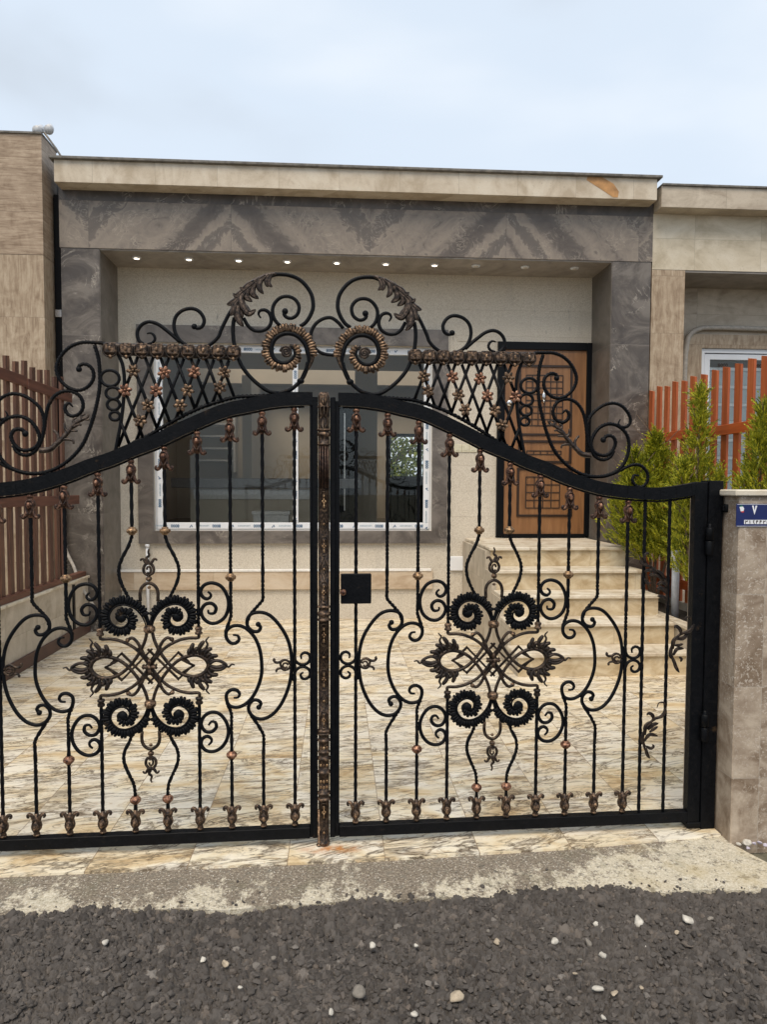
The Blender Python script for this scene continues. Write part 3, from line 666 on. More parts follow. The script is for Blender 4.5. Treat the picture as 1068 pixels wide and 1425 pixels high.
    for sx in (1, -1):
        for sy in (1, -1):
            path = [loc(a*sx, b*sy) for a, b in fp]
            fluted(path, (1 if sx*sy > 0 else -1), 'iron', wd, ribs)
            e_ = loc(35*sx, 64.5*sy)
            MB().ell((e_[0]*sign, -.004, e_[1]), (.020, .011, .020), None, 12, 8).build('scroll_eye', M['iron'], root)
            # strap bands: corner -> far curl
            b_ = [loc(a*sx, b*sy) for a, b in [(-62.7, 41), (-62.5, 37.2), (-50, 36.5), (-38, 34), (-20, 24.5), (-7, 10), (4, -7), (11, -22), (17, -33), (23, -37.5), (28, -35)]]
            q = spline(b_, .01); MB().sweep(P3(q, -.003 if sx*sy > 0 else .003), .0070, 6, 0, 1.).ell((q[-1][0]*sign, 0, q[-1][1]), (.010,)*3).build('strap', M['bronze'], root)
    for sy in (1, -1):
        # neck collar and crowning arch, bud and flame
        c_ = loc(0, 49*sy); MB().lathe([(.011, -.016), (.019, -.014), (.0245, -.006), (.0245, .006), (.019, .014), (.011, .016)], (c_[0]*sign, -.004, c_[1]), 14).build('collar', M['bronze'], root)
        fl = lambda pts: [loc((a-517)/5.933, sy*(1052-b)/5.933) for a, b in pts]
        tube('arch_ring', fl([(452,545),(450,480),(462,440),(488,414),(517,404),(547,414),(572,440),(584,480),(582,545)]), .0072, 'bronze', y=-.004)
        mb = MB()
        for (a, b), r in (((517, 370), .0135), ((517, 438), .0075)):
            c_ = fl([(a, b)])[0]; mb.ell((c_[0]*sign, -.004, c_[1]), (r, r, r*.85))
        q = spline(fl([(517,345),(485,325),(480,290),(497,258),(517,250),(537,258),(556,290),(549,325),(519,345)]), .006); mb.sweep(P3(q, -.004), .0062, 7)
        q = spline(fl([(530,322),(510,326),(500,305),(508,280),(525,280),(530,300)]), .006); mb.sweep(P3(q, -.006), .0045, 6)
        for e_ in (-1, 1):
            q = spline(fl([(517+e_*10,258),(517+e_*28,238),(517+e_*42,218),(517+e_*55,220),(517+e_*60,232)]), .006); mb.sweep(P3(q, -.004), np.linspace(.0075, .004, len(q)), 7)
        q = spline(fl([(517,262),(524,235),(532,212),(512,190),(520,165),(512,140)]), .006); mb.sweep(P3(q, -.004), np.linspace(.0085, .003, len(q)), 7)
        mb.build('flame_bud', M['bronze'], root)
    # looped bands from neck to neck, running round the side rings
    for sx in (1, -1):
        b_ = [loc(a*sx, b) for a, b in [(3, 47), (6, 34), (14, 17), (25, 2), (36, -8), (48, -13.5), (60, -14.5), (71, -9), (75.5, 0), (71, 9), (60, 14), (48, 12.5), (36, 7), (25, -3), (14, -18), (6, -35), (3, -47)]]
        q = spline(b_, .01); L = np.linspace(0, 1, len(q)); rr = np.interp(L, [0, .3, .5, .7, 1], [.0070, .0075, .0115, .0075, .0070])
        MB().sweep(P3(q, -.001), rr, 7).build('side_loop', M['bronze'], root)
        mb = MB()
        for z_, pl in enumerate(([(-2, -22), (36, 17.5), (49, 5)], [(-2, 22), (36, -17.5), (49, -5)], [(40, 8.5), (56, 0), (41, -9)], [(14, 24), (-8, -2)], [(14, -24), (-8, 2)])):
            for a, b in zip(pl[:-1], pl[1:]):
                q = np.array([loc(a[0]*sx, a[1]), loc(b[0]*sx, b[1])]); d = (q[1]-q[0])/np.linalg.norm(q[1]-q[0]); q = np.array([q[0]-d*.004, q[1]+d*.004])
                mb.sweep(P3(q, .003-.0022*z_), .0062, 4, 0, 1., phase=math.pi/4, smooth=False)
        mb.build('diamond_strap', M['bronze'], root)
        # feathered palmette around the loop
        mb = MB()
        cx_ = 60
        for i, ang in enumerate(np.linspace(-115, 115, 19)):
            a = R(ang); Lh = 36 if i in (9,) else 32 if i in (3, 15) else 28 if i % 2 else 22
            r0_ = 15.5
            p0 = (cx_+r0_*math.cos(a), r0_*math.sin(a)*.95); p1 = (cx_+(Lh+2)*math.cos(a*.96), (Lh+2)*math.sin(a*.96)); bow = 3*(1 if ang > 0 else -1)
            md = ((p0[0]+p1[0])/2-math.sin(a)*bow, (p0[1]+p1[1])/2+math.cos(a)*bow)
            q = spline([loc(x_*sx, y_) for x_, y_ in (p0, md, p1)], .006)
            mb.sweep(P3(q, -.003-.002*(i % 2)), np.interp(np.linspace(0, 1, len(q)), [0, .6, .85, 1], [.0060, .0100, .0092, .0055]), 6)
        q = spline([loc(x_*sx, y_) for x_, y_ in [(77, 3), (84, 6.5), (92, 5), (98, 0), (92, -5), (84, -6), (77, -3)]], .006); mb.sweep(P3(q, -.009), .0068, 6)
        q = spline([loc(x_*sx, y_) for x_, y_ in [(97, 0), (101, -2.5), (105, 1), (109, 0)]], .005); mb.sweep(P3(q, -.005), np.linspace(.006, .003, len(q)), 6)
        for sy in (1, -1):
            q = spline([loc(x_*sx, y_*sy) for x_, y_ in [(70, 20), (74, 28), (72, 33), (76, 38)]], .005); mb.sweep(P3(q, -.005), np.linspace(.0065, .0028, len(q)), 6)
        mb.build('palmette', M['dkbronze'], root)
    mb = MB()
    for i in range(4):
        a = math.pi/2*i; c_ = loc(5.2*math.cos(a), 6*math.sin(a)); mb.ell((c_[0]*sign, -.014, c_[1]), (.016 if i % 2 == 0 else .0075, .006, .016 if i % 2 else .0075), None, 8, 6)
    mb.ell((loc(0, 0)[0]*sign, -.018, loc(0, 0)[1]), (.009, .006, .009)); mb.build('rosette', M['dkbronze'], root)
    # ---- two outer bars with acanthus leaves
    uo1, uo2 = 1.420, 1.535
    for uo in (uo1, uo2): bar([(uo, ZR-.005), (uo, .8), (uo, archz(uo)-.02)])
    def acanthus(nm, spine, lobes, mat, y=-.012, wsp=.007, parent=root):
        mb = MB(); q = spline(spine, .008); mb.sweep(P3(q, y), np.interp(np.linspace(0, 1, len(q)), [0, .35, .8, 1], [wsp*.5, wsp, wsp*.8, wsp*.3]), 8, 0, .7)
        for i, (pts, r) in enumerate(lobes):
            s_ = spline(pts, .006); t = np.linspace(0, 1, len(s_)); off = y-.003*(i % 3)
            r = r*(1.45 if r < .0075 else 1.2); rr = np.interp(t, [0, .35, .75, .93, 1], [r*.5, r, r*.9, r*.5, r*.15])
            mb.sweep(P3(s_, off), rr, 8, 0, .55)
            tg = np.gradient(s_, axis=0); tg /= np.linalg.norm(tg, axis=1)[:, None]+1e-9; nr = np.c_[-tg[:, 1], tg[:, 0]]
            for e_ in (-.55, .5):     # veins
                mb.sweep(P3(s_+nr*rr[:, None]*e_, off-r*.38), np.clip(rr*.26, .0006, .003), 5)
        return mb.build(nm, M[mat], parent)
    def lobes_from(fn, lst): return [(fn(p), r) for p, r in lst]
    AZ = lambda pts: TR(860, 740, 4.453, pts)
    acanthus('acanthus_leaf', AZ([(292,470),(298,400),(290,330),(262,275),(215,225),(160,200),(145,180)]), lobes_from(AZ, [
        ([(296,420),(270,400),(240,395)], .006), ([(298,380),(262,345),(232,350)], .007), ([(295,340),(262,310),(232,325)], .006), ([(275,295),(240,268),(205,262),(185,272)], .006),
        ([(240,250),(205,235),(170,238),(160,252)], .006), ([(200,215),(165,205),(135,185),(130,168)], .0055), ([(180,205),(160,170),(165,140),(182,130),(188,142)], .005),
        ([(270,270),(285,300),(300,345)], .006), ([(230,235),(262,258),(280,290)], .006), ([(160,290),(178,318),(200,312)], .005)]), 'dkbronze')
    acanthus('acanthus_leaf', AZ([(368,862),(338,800),(325,740),(340,680),(378,635),(428,612),(455,580),(450,535),(420,525),(402,548)]), lobes_from(AZ, [
        ([(340,790),(322,760),(328,700)], .007), ([(335,760),(360,722),(400,718)], .006), ([(330,720),(335,672),(365,640)], .007), ([(360,660),(400,655),(430,625)], .007),
        ([(385,635),(378,600),(350,580),(342,592)], .006), ([(400,625),(440,605),(462,565)], .006), ([(345,700),(372,700),(398,690)], .005), ([(372,770),(388,785),(380,800)], .0045), ([(335,780),(350,830),(370,865)], .006)]), 'dkbronze')
    acanthus('acanthus_leaf', AZ([(190,1395),(160,1330),(150,1270),(170,1210),(215,1160),(265,1135),(290,1095),(280,1055),(250,1055),(238,1085)]), lobes_from(AZ, [
        ([(160,1320),(145,1280),(155,1230)], .007), ([(155,1290),(190,1250),(240,1258)], .006), ([(158,1250),(165,1195),(205,1165)], .007), ([(180,1220),(215,1190),(245,1180)], .007),
        ([(215,1165),(208,1130),(182,1118),(172,1130)], .006), ([(230,1150),(268,1130),(290,1085)], .006), ([(190,1235),(222,1215),(242,1200)], .005), ([(165,1320),(200,1335),(215,1320),(205,1310)], .005), ([(165,1330),(172,1365),(188,1395)], .006)]), 'dkbronze')
    # ---- crown above the arch
    B6 = lambda pts: TR(460, 370, 7.12, pts)
    B7 = lambda pts: TR(560, 430, 5.34, pts)
    B8 = lambda pts: TR(740, 480, 6.282, pts)
    rope = dict(n=6, tw=0.)
    base = [G(520, 552.5), G(545, 554)]+B7([(0,668),(60,672),(150,695),(220,718),(300,747),(400,795),(500,850),(600,912),(700,977),(780,1018),(850,1062),(905,1100)])+B8([(215,1130),(330,1160),(440,1175)])
    tube('crown_base_bar', base, .0095, tw=90., n=4)
    tube('scroll', B6([(420,1278),(300,1240),(235,1190),(175,1120),(140,1040),(125,960)]), .0085)
    tube('scroll', B6([(420,1278),(500,1262),(560,1230),(680,1130),(770,1010),(820,880),(843,750),(845,640),(832,560)]), .0085)
    tube('scroll', B6([(200,612),(150,575),(105,510),(75,430),(73,370),(90,290),(150,200),(220,145),(300,118),(370,112),(440,118),(520,150)]), .0085)
    tube('scroll', B6([(400,612),(440,570),(465,510),(465,440),(435,380),(380,335),(310,325),(250,350),(215,400),(212,450),(235,505),(290,538),(335,528),(357,500),(348,472)]), .0078, ball=0)
    q = B6([(347, 472)])[0]; MB().ell((q[0]*sign, 0, q[1]), (.0135, .012, .0135)).build('scroll_tip', M['iron'], root)
    tube('scroll', B6([(580,550),(603,515),(592,482),(550,468),(510,485),(485,530),(482,585),(510,640),(570,675),(640,675),(700,635),(745,560)]), .0078, taper={0: (.05, .4)})
    s_ = B6([(850,470),(900,560),(960,690)])+B7([(200,238),(240,285),(290,318),(350,332),(430,312),(485,265),(512,190),(500,115),(450,65),(380,50),(330,75),(303,130),(320,178),(350,190),(372,178)])
    tube('scroll', s_, .0078); q = s_[-1]; MB().ell((q[0]*sign, 0, q[1]), (.0125, .012, .0125)).build('scroll_tip', M['iron'], root)
    tube('scroll', B7([(470,295),(520,250),(570,210),(620,175),(680,160),(730,182),(762,235),(752,295),(720,322)]), .0078)
    tube('scroll', B7([(697,245),(670,238),(647,258),(643,285),(660,308),(692,320)]), .0062, taper={0: (.03, .5)})
    # crown acanthus on the big ring
    acanthus('acanthus_leaf', B6([(430,112),(520,140),(620,195),(700,260),(760,340),(800,420),(800,520),(750,640)]), lobes_from(B6, [
        ([(470,120),(500,165),(505,215),(470,250)], .009), ([(500,130),(530,180),(520,235),(510,255)], .008), ([(530,145),(585,200),(590,270),(553,325)], .011), ([(590,175),(650,240),(660,320),(600,372)], .013),
        ([(650,220),(705,290),(715,360),(660,405)], .012), ([(720,300),(770,370),(740,470),(690,520),(625,482)], .014), ([(760,380),(780,470),(765,540),(762,575)], .012), ([(790,400),(800,500),(780,600),(742,648)], .013),
        ([(800,400),(830,460),(845,520),(865,552)], .011), ([(770,340),(820,400),(865,430),(900,445)], .011), ([(720,280),(775,330),(815,355),(840,335)], .010), ([(640,205),(700,250),(745,290),(778,275)], .010),
        ([(780,420),(720,460),(690,500),(640,520)], .009), ([(800,430),(815,510),(800,580),(775,625)], .010)]), 'silver', wsp=.012)
    # bronze fluted volute
    fpv = B6([(190,1135),(150,1065),(105,985),(85,900),(100,800),(150,720),(225,665),(320,648),(410,672),(480,730),(515,810),(515,900),(475,975),(400,1015),(320,1010),(255,960),(228,890),(250,825),(300,800)])
    fluted(fpv, 1, 'bronze', [(0, .004), (.12, .009), (.2, .017), (.6, .017), (.85, .013), (1, .007)],
           dict(start=.17, end=.97, len=[(0, .012), (.2, .020), (.3, .0205), (.6, .0205), (.85, .0185), (1, .012)], w=.0082, step=.0112, group=.0336, off=.0055, rim=1), 'volute')
    spq = [(np.array(B6([(335, 872)])[0])+np.array([math.cos(t), math.sin(t)])*(.0215*(1-t/16.5)*1.15)) for t in np.arange(0, 15.5, .35)]
    mb = MB().sweep(P3(spq, -.010), .0052, 6); c_ = B6([(335, 872)])[0]; mb.ell((c_[0]*sign, -.002, c_[1]), (.023, .008, .023)); mb.build('volute_eye', M['silver'], root)
    q = B6([(195, 1150)])[0]; MB().ell((q[0]*sign, 0, q[1]), (.016, .014, .013)).build('collar', M['iron'], root)
    # lattice: egg rail, diagonals, flowers, ring chain
    r0, r1 = B7([(62, 345)])[0], B7([(975, 345)])[0]
    tube('lattice_rail', [(r0[0]-.006, r0[1]+.001), ((r0[0]+r1[0])/2, (r0[1]+r1[1])/2), (r1[0]+.006, r1[1])], .0155, 'dkbronze', y=0, n=10)
    tube('lattice_rail', [(r0[0], r0[1]-.026), (r1[0], r1[1]-.026)], .010, 'dkbronze', y=0, n=8)
    zt_ = (r0[1]+r1[1])/2
    for i in range(9):
        a, b = B7([(95+i*105.6, 365)])[0]; mb = MB()
        mb.box(a*sign-.0305, a*sign+.0305, -.020, .014, zt_-.034, zt_+.019, .0115)
        eg = mb.build('egg_moulding', M['dkbronze'], root); mb = MB()
        for e_ in (-1, 1):
            q = spline([(a+e_*.006, zt_-.040), (a+e_*.020, zt_-.032), (a+e_*.028, zt_-.012), (a+e_*.020, zt_+.010), (a+e_*.006, zt_+.014)], .006); mb.sweep(P3(q, -.015), .0036, 5)
        mb.ell((a*sign, -.017, zt_-.006), (.0085, .008, .012)); mb.ell((a*sign, -.008, zt_-.038), (.0095, .008, .0095))
        mb.build('egg_relief', M['bronze'], eg)
    bb = [B7([(890, 400)])[0], B7([(862, 470)])[0], B7([(850, 560)])[0], B7([(852, 680)])[0], B7([(868, 850)])[0], B7([(910, 1085)])[0]]
    tube('lattice_side', bb, .0075)
    bq = spline(bb, .01)
    def clip_line(x0, slope):
        z0 = zt_-.03; pts = []
        for t in np.linspace(0, 1, 60):
            a = B7([(x0+slope*t*640, 410+t*640)])[0]
            base_ = np.interp(a[0], [p[0] for p in base], [p[1] for p in base]); lim = np.interp(-a[1], [-p[1] for p in bq], [p[0] for p in bq])
            lft = B7([(60, 400)])[0][0]
            if a[1] < base_: break
            if a[0] > lim or a[0] < lft:
                if slope > 0 or a[0] < lft: break
                continue
            pts.append(a)
        return pts
    for sl, xs, yo in ((1/2.7, (130, 235, 340, 445, 550, 655, 760), .003), (-1/2.7, (190, 290, 395, 500, 605, 710, 815, 935, 1045), -.003)):
        for x0 in xs:
            p = clip_line(x0, sl)
            if len(p) > 3: tube('lattice_bar', [p[0], p[-1]], .0068, n=4, y=yo, raw=True, mat='iron')
    for i, (a, b) in enumerate([(160,503),(190,612),(370,508),(415,642),(465,750),(575,520),(630,648),(685,757),(738,866),(785,515),(838,655)]):
        c_ = B7([(a, b)])[0]; mb = MB()
        for j in range(6):
            t = j*math.pi/3+.3+.2*i; a1 = np.array([math.cos(t), 0, math.sin(t)]); a2 = np.array([-math.sin(t), 0, math.cos(t)])
            mb.ell((c_[0]*sign+.0165*a1[0], -.013, c_[1]+.0165*a1[2]), (.0130, .0088, .006), [a1, a2, np.cross(a1, a2)], 8, 6)
        mb.ell((c_[0]*sign, -.018, c_[1]), (.0062, .006, .0062)); mb.build('flower', M['copper' if i in (6, 10, 5, 2) else 'bronze'], root)
    for a, b, rx, rz in ((945, 570, 62, 56), (925, 675, 48, 42), (922, 755, 42, 38), (913, 835, 34, 30)):
        q = B7([(a+rx*math.cos(t), b+rz*math.sin(t)) for t in np.arange(0, 2*math.pi, .3)])
        MB().sweep(P3(q, 0), .0068, 6, closed=True).build('ring', M['iron'], root)
    # outer end scrolls of the crown
    tube('scroll', B8([(-15,85),(40,70),(100,68),(200,72),(290,112),(360,190),(395,290),(370,380),(300,448),(220,465),(150,430),(110,360),(118,290),(165,250),(215,258),(232,292)]), .0085, tw=90., n=5)
    q = B8([(222, 292)])[0]; MB().ell((q[0]*sign, 0, q[1]), (.0125, .012, .0125)).build('scroll_tip', M['iron'], root)
    tube('scroll', B8([(103,88),(75,180),(62,290),(62,430),(90,600),(140,780),(200,920),(290,1030),(400,1110),(520,1148),(640,1145),(750,1100),(820,1020),(855,900),(838,790),(765,712),(680,690),(600,720),(545,790),(522,870),(545,930),(600,962),(660,962),(712,920),(737,850),(712,802),(662,795),(630,822)]), .0088, tw=90., n=5)
    q = B8([(630, 830)])[0]; MB().ell((q[0]*sign, 0, q[1]), (.0135, .012, .0135)).build('scroll_tip', M['iron'], root)
    tube('scroll', B8([(270,602),(300,572),(328,600),(320,650),(270,680),(212,650),(190,590),(210,520),(260,482),(330,475),(400,510),(450,585),(475,680),(490,800),(515,900),(560,975),(625,1005),(690,980),(722,925)]), .0085, tw=90., n=5, taper={0: (.04, .4)})
    tube('scroll', B8([(490,800),(490,700),(520,620),(580,560),(650,520),(730,510),(800,540),(855,610),(867,670),(840,712),(790,717),(762,690),(780,648)]), .0082, tw=90., n=5, taper={1: (.05, .3)})
    tube('scroll', B8([(330,1140),(480,1150),(640,1148),(750,1110),(850,1060),(920,1045),(980,1070),(1018,1130),(1010,1200),(970,1240),(912,1230),(885,1180),(900,1140),(942,1145)]), .0080, tw=90., n=5, taper={1: (.04, .5)})
    mb = MB()
    for cu, r0_, r1_ in (([(515,965),(440,955),(390,910),(350,870),(300,810),(250,740),(160,690)], .0095, .005), ([(385,905),(375,860),(390,820),(412,798),(405,812)], .006, .003), ([(350,870),(300,870),(265,880),(258,905)], .006, .003),
                         ([(335,840),(280,800),(230,800)], .006, .003), ([(300,810),(325,780),(330,735)], .006, .003), ([(265,770),(215,745),(200,755)], .006, .003), ([(250,740),(265,715),(240,690)], .005, .003), ([(200,710),(150,680),(145,660)], .006, .003), ([(190,705),(200,675),(170,660)], .005, .003), ([(180,700),(150,705),(135,700)], .004, .003)):
        q = spline(B8(cu), .006); mb.sweep(P3(q, -.006), np.linspace(r0_, r1_, len(q))*1.35, 7)
    q = B8([(500, 965)])[0]; mb.ell((q[0]*sign, -.004, q[1]), (.015, .012, .012)); mb.build('twig', M['silver'], root)
    return root, P3
lf_r, _ = leaf(1, 'driveway_gate', 'right leaf of the black and bronze wrought iron gate, carrying the square lock box')
lf_l, _ = leaf(-1, 'driveway_gate', 'left leaf of the black and bronze wrought iron gate, carrying the bronze meeting column')
# lock box on the right leaf
u0, u1 = G(474, 800)[0], G(516, 800)[0]
lb = MB().box(u0, u1, -.045, -.021, G(490, 838)[1], G(490, 797)[1], .003).build('lock_box', M['iron'], lf_r)
kx, kz = G(477, 822); MB().ell((kx, -.052, kz), (.014, .012, .014)).build('knob', M['copper'], lb)
# meeting column on the left leaf: turned bronze half round with raised ovals and lozenges
CU, CR = -.0068, .0255
zz = lambda py: G(451, py)[1]
prof = []
def ring(py, h, r):
    z = zz(py); return [(CR*.9, z-h), (r, z-h*.6), (r, z+h*.6), (CR*.9, z+h)]
rg = [(1168, .004, .0265), (1108, .006, .028), (1100, .005, .028), (1071, .006, .0275), (1052, .007, .028), (1043, .004, .026), (1027, .005, .027), (1018, .005, .0275), (1014, .006, .028), (861, .005, .028), (853, .010, .0275), (843, .005, .028), (621-2, .004, .0265), (605, .008, .0285), (599, .005, .028), (567, .003, .027)]
prof = [(.021, zz(1172)), (CR*.94, zz(1172)+.004)]
for py, h, r in sorted(rg, key=lambda t: -t[0]): prof += ring(py, h, r)
prof += [(CR*.94, zz(552)), (.018, zz(547))]
prof = sorted(prof, key=lambda t: t[1])
colm = MB().lathe(prof, (CU, -.020, 0), 20).build('meeting_column', M['dkbronze'], lf_l)
mb = MB()
def onc(pts, r=CR+.0005): return np.array([(CU+a, -.020-math.sqrt(max(r*r-a*a, 1e-6)), z) for a, z in pts])
def oval(pa, pb, w=.017):
    za, zb = zz(pb), zz(pa); c = (za+zb)/2; h = (zb-za)/2
    for f_ in (1., .68):
        mb.sweep(onc([(w*f_*math.cos(t), c+h*f_*max(-1, min(1, 1.15*math.sin(t)))) for t in np.arange(0, 2*math.pi, .35)]), .0019, 5, closed=True)
    for t in range(4): mb.ell(onc([(.0055*math.cos(t*math.pi/2), c+.0075*math.sin(t*math.pi/2))])[0], (.0045, .003, .0055), None, 7, 5)
    for e_ in (-1, 1):
        mb.ell(onc([(0, c+e_*h*.5)])[0], (.004, .003, .009), None, 7, 5)
def loz(pa, pb, w=.0185):
    za, zb = zz(pb), zz(pa); c = (za+zb)/2
    for f_ in (1., .5):
        pts = [(0, c-(c-za)*f_), (w*f_*.5, c-(c-za)*f_*.5), (w*f_, c), (w*f_*.5, c+(zb-c)*f_*.5), (0, c+(zb-c)*f_), (-w*f_*.5, c+(zb-c)*f_*.5), (-w*f_, c), (-w*f_*.5, c-(c-za)*f_*.5)]
        mb.sweep(onc(pts), .0018, 4, closed=True)
    mb.ell(onc([(0, c)])[0], (.006, .004, .006), None, 8, 5)
seq = [(684,711,0),(712,745,1),(746,772,0),(774,807,1),(808,838,0),(866,896,0),(897,926,1),(928,957,0),(958,985,1),(986,1010,0),(1112,1136,0),(1138,1166,1)]
for a, b, k_ in seq: (loz if k_ else oval)(a, b)
for py in (575, 590): # acanthus collar at the top
    for t in (-.014, 0, .014): mb.sweep(onc([(t*.4, zz(py+8)), (t, zz(py+2)), (t*1.1, zz(py-6)), (t*.7, zz(py-9))]), [.002, .0035, .003, .0015], 6)
for t in (-.012, 0, .012): mb.sweep(onc([(t*.3, zz(565)), (t, zz(558)), (t*.8, zz(551))]), [.002, .0035, .002], 6)
for py in (1036, 1060, 1082, 1090):
    for t in (-.013, 0, .013): mb.ell(onc([(t, zz(py))])[0], (.0055, .004, .007), None, 7, 5)
mb.build('relief', M['gold'], colm)
mb = MB()
for t in (-.016, -.0055, .0055, .016):
    mb.sweep(onc([(t, zz(679)), (t, zz(650)), (t, zz(622))]), .0042, 6)
mb.build('fluting', M['copper'], colm)
MB().lathe([(.006, .0), (.012, .002), (.012, .006), (.0065, .009), (.0065, .16)], (CU-.021, -.030, .002), 10).build('drop_bolt', M['bronze'], lf_l)
# open C scroll joining the two crowns, welded to the left leaf
q = [G(a, b) for a, b in [(478,457),(470,448),(460,442),(447,445),(437,454),(432.5,468),(437,483),(447,491),(459,494),(466,494)]]
s_ = spline(q, .01); MB().sweep(np.c_[s_[:, 0], np.zeros(len(s_)), s_[:, 1]], .0078, 8).build('scroll', M['iron'], lf_l)
# ---- posts
def post(sign, label):
    r = thing('gate_post', label, 'gate post', tuple(GP+GT*1.735*sign), 'steel posts of the driveway gate', world=False, rz=GA)
    L = lambda u: (u-1.735)*sign
    fixn(MB().box(L(1.702), L(1.768), -.030, .045, .0, 1.582, .002).build('shaft', M['iron'], r))
    fixn(MB().box(L(1.640), L(1.772), -.026, .050, .004, .03, .004).build('shoe', M['black'], r))
    for z in (zc_(752), zc_(1008)):
        mb = MB(); x = L(1.702)
        mb.lathe([(.0155, z-.062), (.017, z-.058), (.017, z-.003), (.0155, z)], (x, -.040, 0), 12).lathe([(.0125, z+.003), (.0175, z+.006), (.0175, z+.056), (.0155, z+.060)], (x, -.040, 0), 12)
        mb.lathe([(.010, z-.05), (.010, z+.072), (.006, z+.078)], (x, -.040, 0), 8)
        mb.build('hinge', M['black'], r)
    z = zc_(707); mb = MB().box(L(1.757), L(1.79), -.05, -.005, z-.012, z+.012, .003); mb.lathe([(.021, -.018), (.024, -.012), (.024, .012), (.021, .018)], (L(1.785), -.035, z), 10); mb.build('closer_bracket', M['black'], r)
    return r
zc_ = lambda py: G(985, py)[1]
post(1, 'black steel gate post with two hinges against the taupe stone pillar')
# ------------------------------------------------------------------ ground, road, driveway
WY = 8.35
struct('ground', MB().box(-150, 150, -120, 200, -.30, -.06), M['grassm'])
struct('road', MB().box(-60, 60, -6, 2.72, -.29, -.035), M['gravelbed'])
thr = [(-3.6, 2.83), (-1.337, 2.878), (.182, 2.915), (1.0, 2.965), (1.72, 3.045), (1.72, 3.36), (2.95, 3.36), (2.95, 5.9), (2.95, 8.40), (-2.63, 8.40), (-2.63, 3.3), (-3.6, 3.3)]
struct("driveway", MB().prism(thr, -.055, 0., 'z'), M['floor'])
edge = [(-4.5, 2.50)]+[(x, 2.632+.014*math.sin(x*2.1)+.010*math.sin(x*7.3+1)+.008*math.sin(x*19.)+.005*math.sin(x*53.)) for x in np.arange(-4.2, 1.6, .06)]+[(1.66, 2.60), (1.745, 2.66), (1.80, 2.72), (1.80, 2.80), (1.76, 2.90), (1.735, 2.975), (1.73, 3.2), (-4.5, 3.2)]
struct('concrete_apron', MB().prism(edge, -.07, -.010, 'z'), M['concrete'])
struct('garden_bed', MB().box(3.01, 3.40, 3.36, 7.76, -.05, .345).box(2.96, 3.01, 3.36, 6.5, -.05, .343), M['soil'])
struct('neighbour_yard', MB().box(3.46, 14, 3.4, 8.4, -.06, .02).box(-14, -2.80, 3.4, 8.4, -.06, .02), M['grassm'])
# ------------------------------------------------------------------ text helper
def text_mb(body, size, to_world, mb=None, bold=.0, sx=1.):
    c = bpy.data.curves.new('t', 'FONT'); c.body = body; c.size = size; c.align_x = 'CENTER'; c.align_y = 'CENTER'; c.offset = bold; c.resolution_u = 2
    o = bpy.data.objects.new('t', c); COL.objects.link(o); bpy.context.view_layer.update()
    me = bpy.data.meshes.new_from_object(o.evaluated_get(bpy.context.evaluated_depsgraph_get()))
    V = [to_world(v.co.x*sx, v.co.y) for v in me.vertices]; Fc = [tuple(p.vertices) for p in me.polygons]
    bpy.data.objects.remove(o); bpy.data.meshes.remove(me); bpy.data.curves.remove(c)
    mb = mb or MB(); mb.add(V, Fc); return mb
# ------------------------------------------------------------------ the house
house = thing('house', 'house with dark marble pillars and beam, wide white window and wooden front door', 'house', (.3, 7.75, 0))
def HP(nm, mb, mat, parent=house, fix=False, lab=None):
    o = mb.build(nm, M[mat], parent)
    if lab: o['label'] = lab
    return fixn(o) if fix else o
wx0, wx1, wz0, wz1 = -2.085, 1.105, 1.035, 3.165      # window opening
dx0, dx1, dz0, dz1 = 1.865, 2.995, .955, 3.245        # door opening
wall = MB()
for x0, x1, z0, z1 in [(-2.6, wx0, -.05, 4.2), (wx0, wx1, -.05, wz0), (wx0, wx1, wz1, 4.2), (wx1, dx0, -.05, 4.2), (dx0, dx1, -.05, dz0), (dx0, dx1, dz1, 4.2), (dx1, 3.2, -.05, 4.2)]:
    wall.box(x0, x1, WY, WY+.22, z0, z1)
HP('wall', wall, 'sand')
HP('lintel_course', MB().box(1.86, 2.985, WY-.006, WY, 3.25, 3.52).box(1.40, 2.985, WY-.010, WY-.0001, 3.238, 3.25), 'sand')
HP('plinth_band', MB().box(-2.485, 1.12, WY-.035, WY, .355, .565, .004), 'band')
HP('plinth_line', MB().box(-2.485, 1.10, WY-.045, WY, .565, .592, .003), 'stone_white')
HP('pillar', MB().box(-2.855, -2.47, 7.75, 8.6, -.05, 4.0), 'pillar')
HP('pillar', MB().box(2.985, 3.415, 7.75, 8.6, -.05, 4.0), 'pillar')
HP('reveal', MB().box(-2.47, -2.462, 7.756, WY, 0, 3.998), 'jamb'); HP('reveal', MB().box(2.977, 2.985, 7.756, WY, .0, 3.998), 'jamb')
HP('beam', MB().box(-2.865, 3.425, 7.745, 8.35, 4.004, 4.70), 'beam')
sof = HP('soffit', MB().box(-2.47, 2.985, 7.76, WY, 3.99, 4.004), 'soffit')
HP('roof', MB().box(-2.85, 3.41, 8.35, 11.6, 4.2, 4.70).box(-2.85, 3.41, 13.2, 14.2, 4.2, 4.70).box(-2.85, -2.4, 11.6, 13.2, 4.2, 4.7).box(2.5, 3.41, 11.6, 13.2, 4.2, 4.7), 'cap')  # roof left open over the added light well
HP('added_light_well', MB().box(-2.42, -2.4, 11.6, 13.2, 3.6, 4.2).box(2.5, 2.52, 11.6, 13.2, 3.6, 4.2).box(-2.4, 2.5, 11.58, 11.6, 3.6, 4.2).box(-2.4, 2.5, 13.2, 13.22, 3.6, 4.2), 'plaster')  # unseen roof opening, added to brighten the room behind the window
par = HP('parapet', MB().box(-2.835, 3.375, 7.55, 7.745, 4.585, 4.805, .003).box(-2.835, 3.375, 7.745, 8.1, 4.70, 4.80), 'parapet')
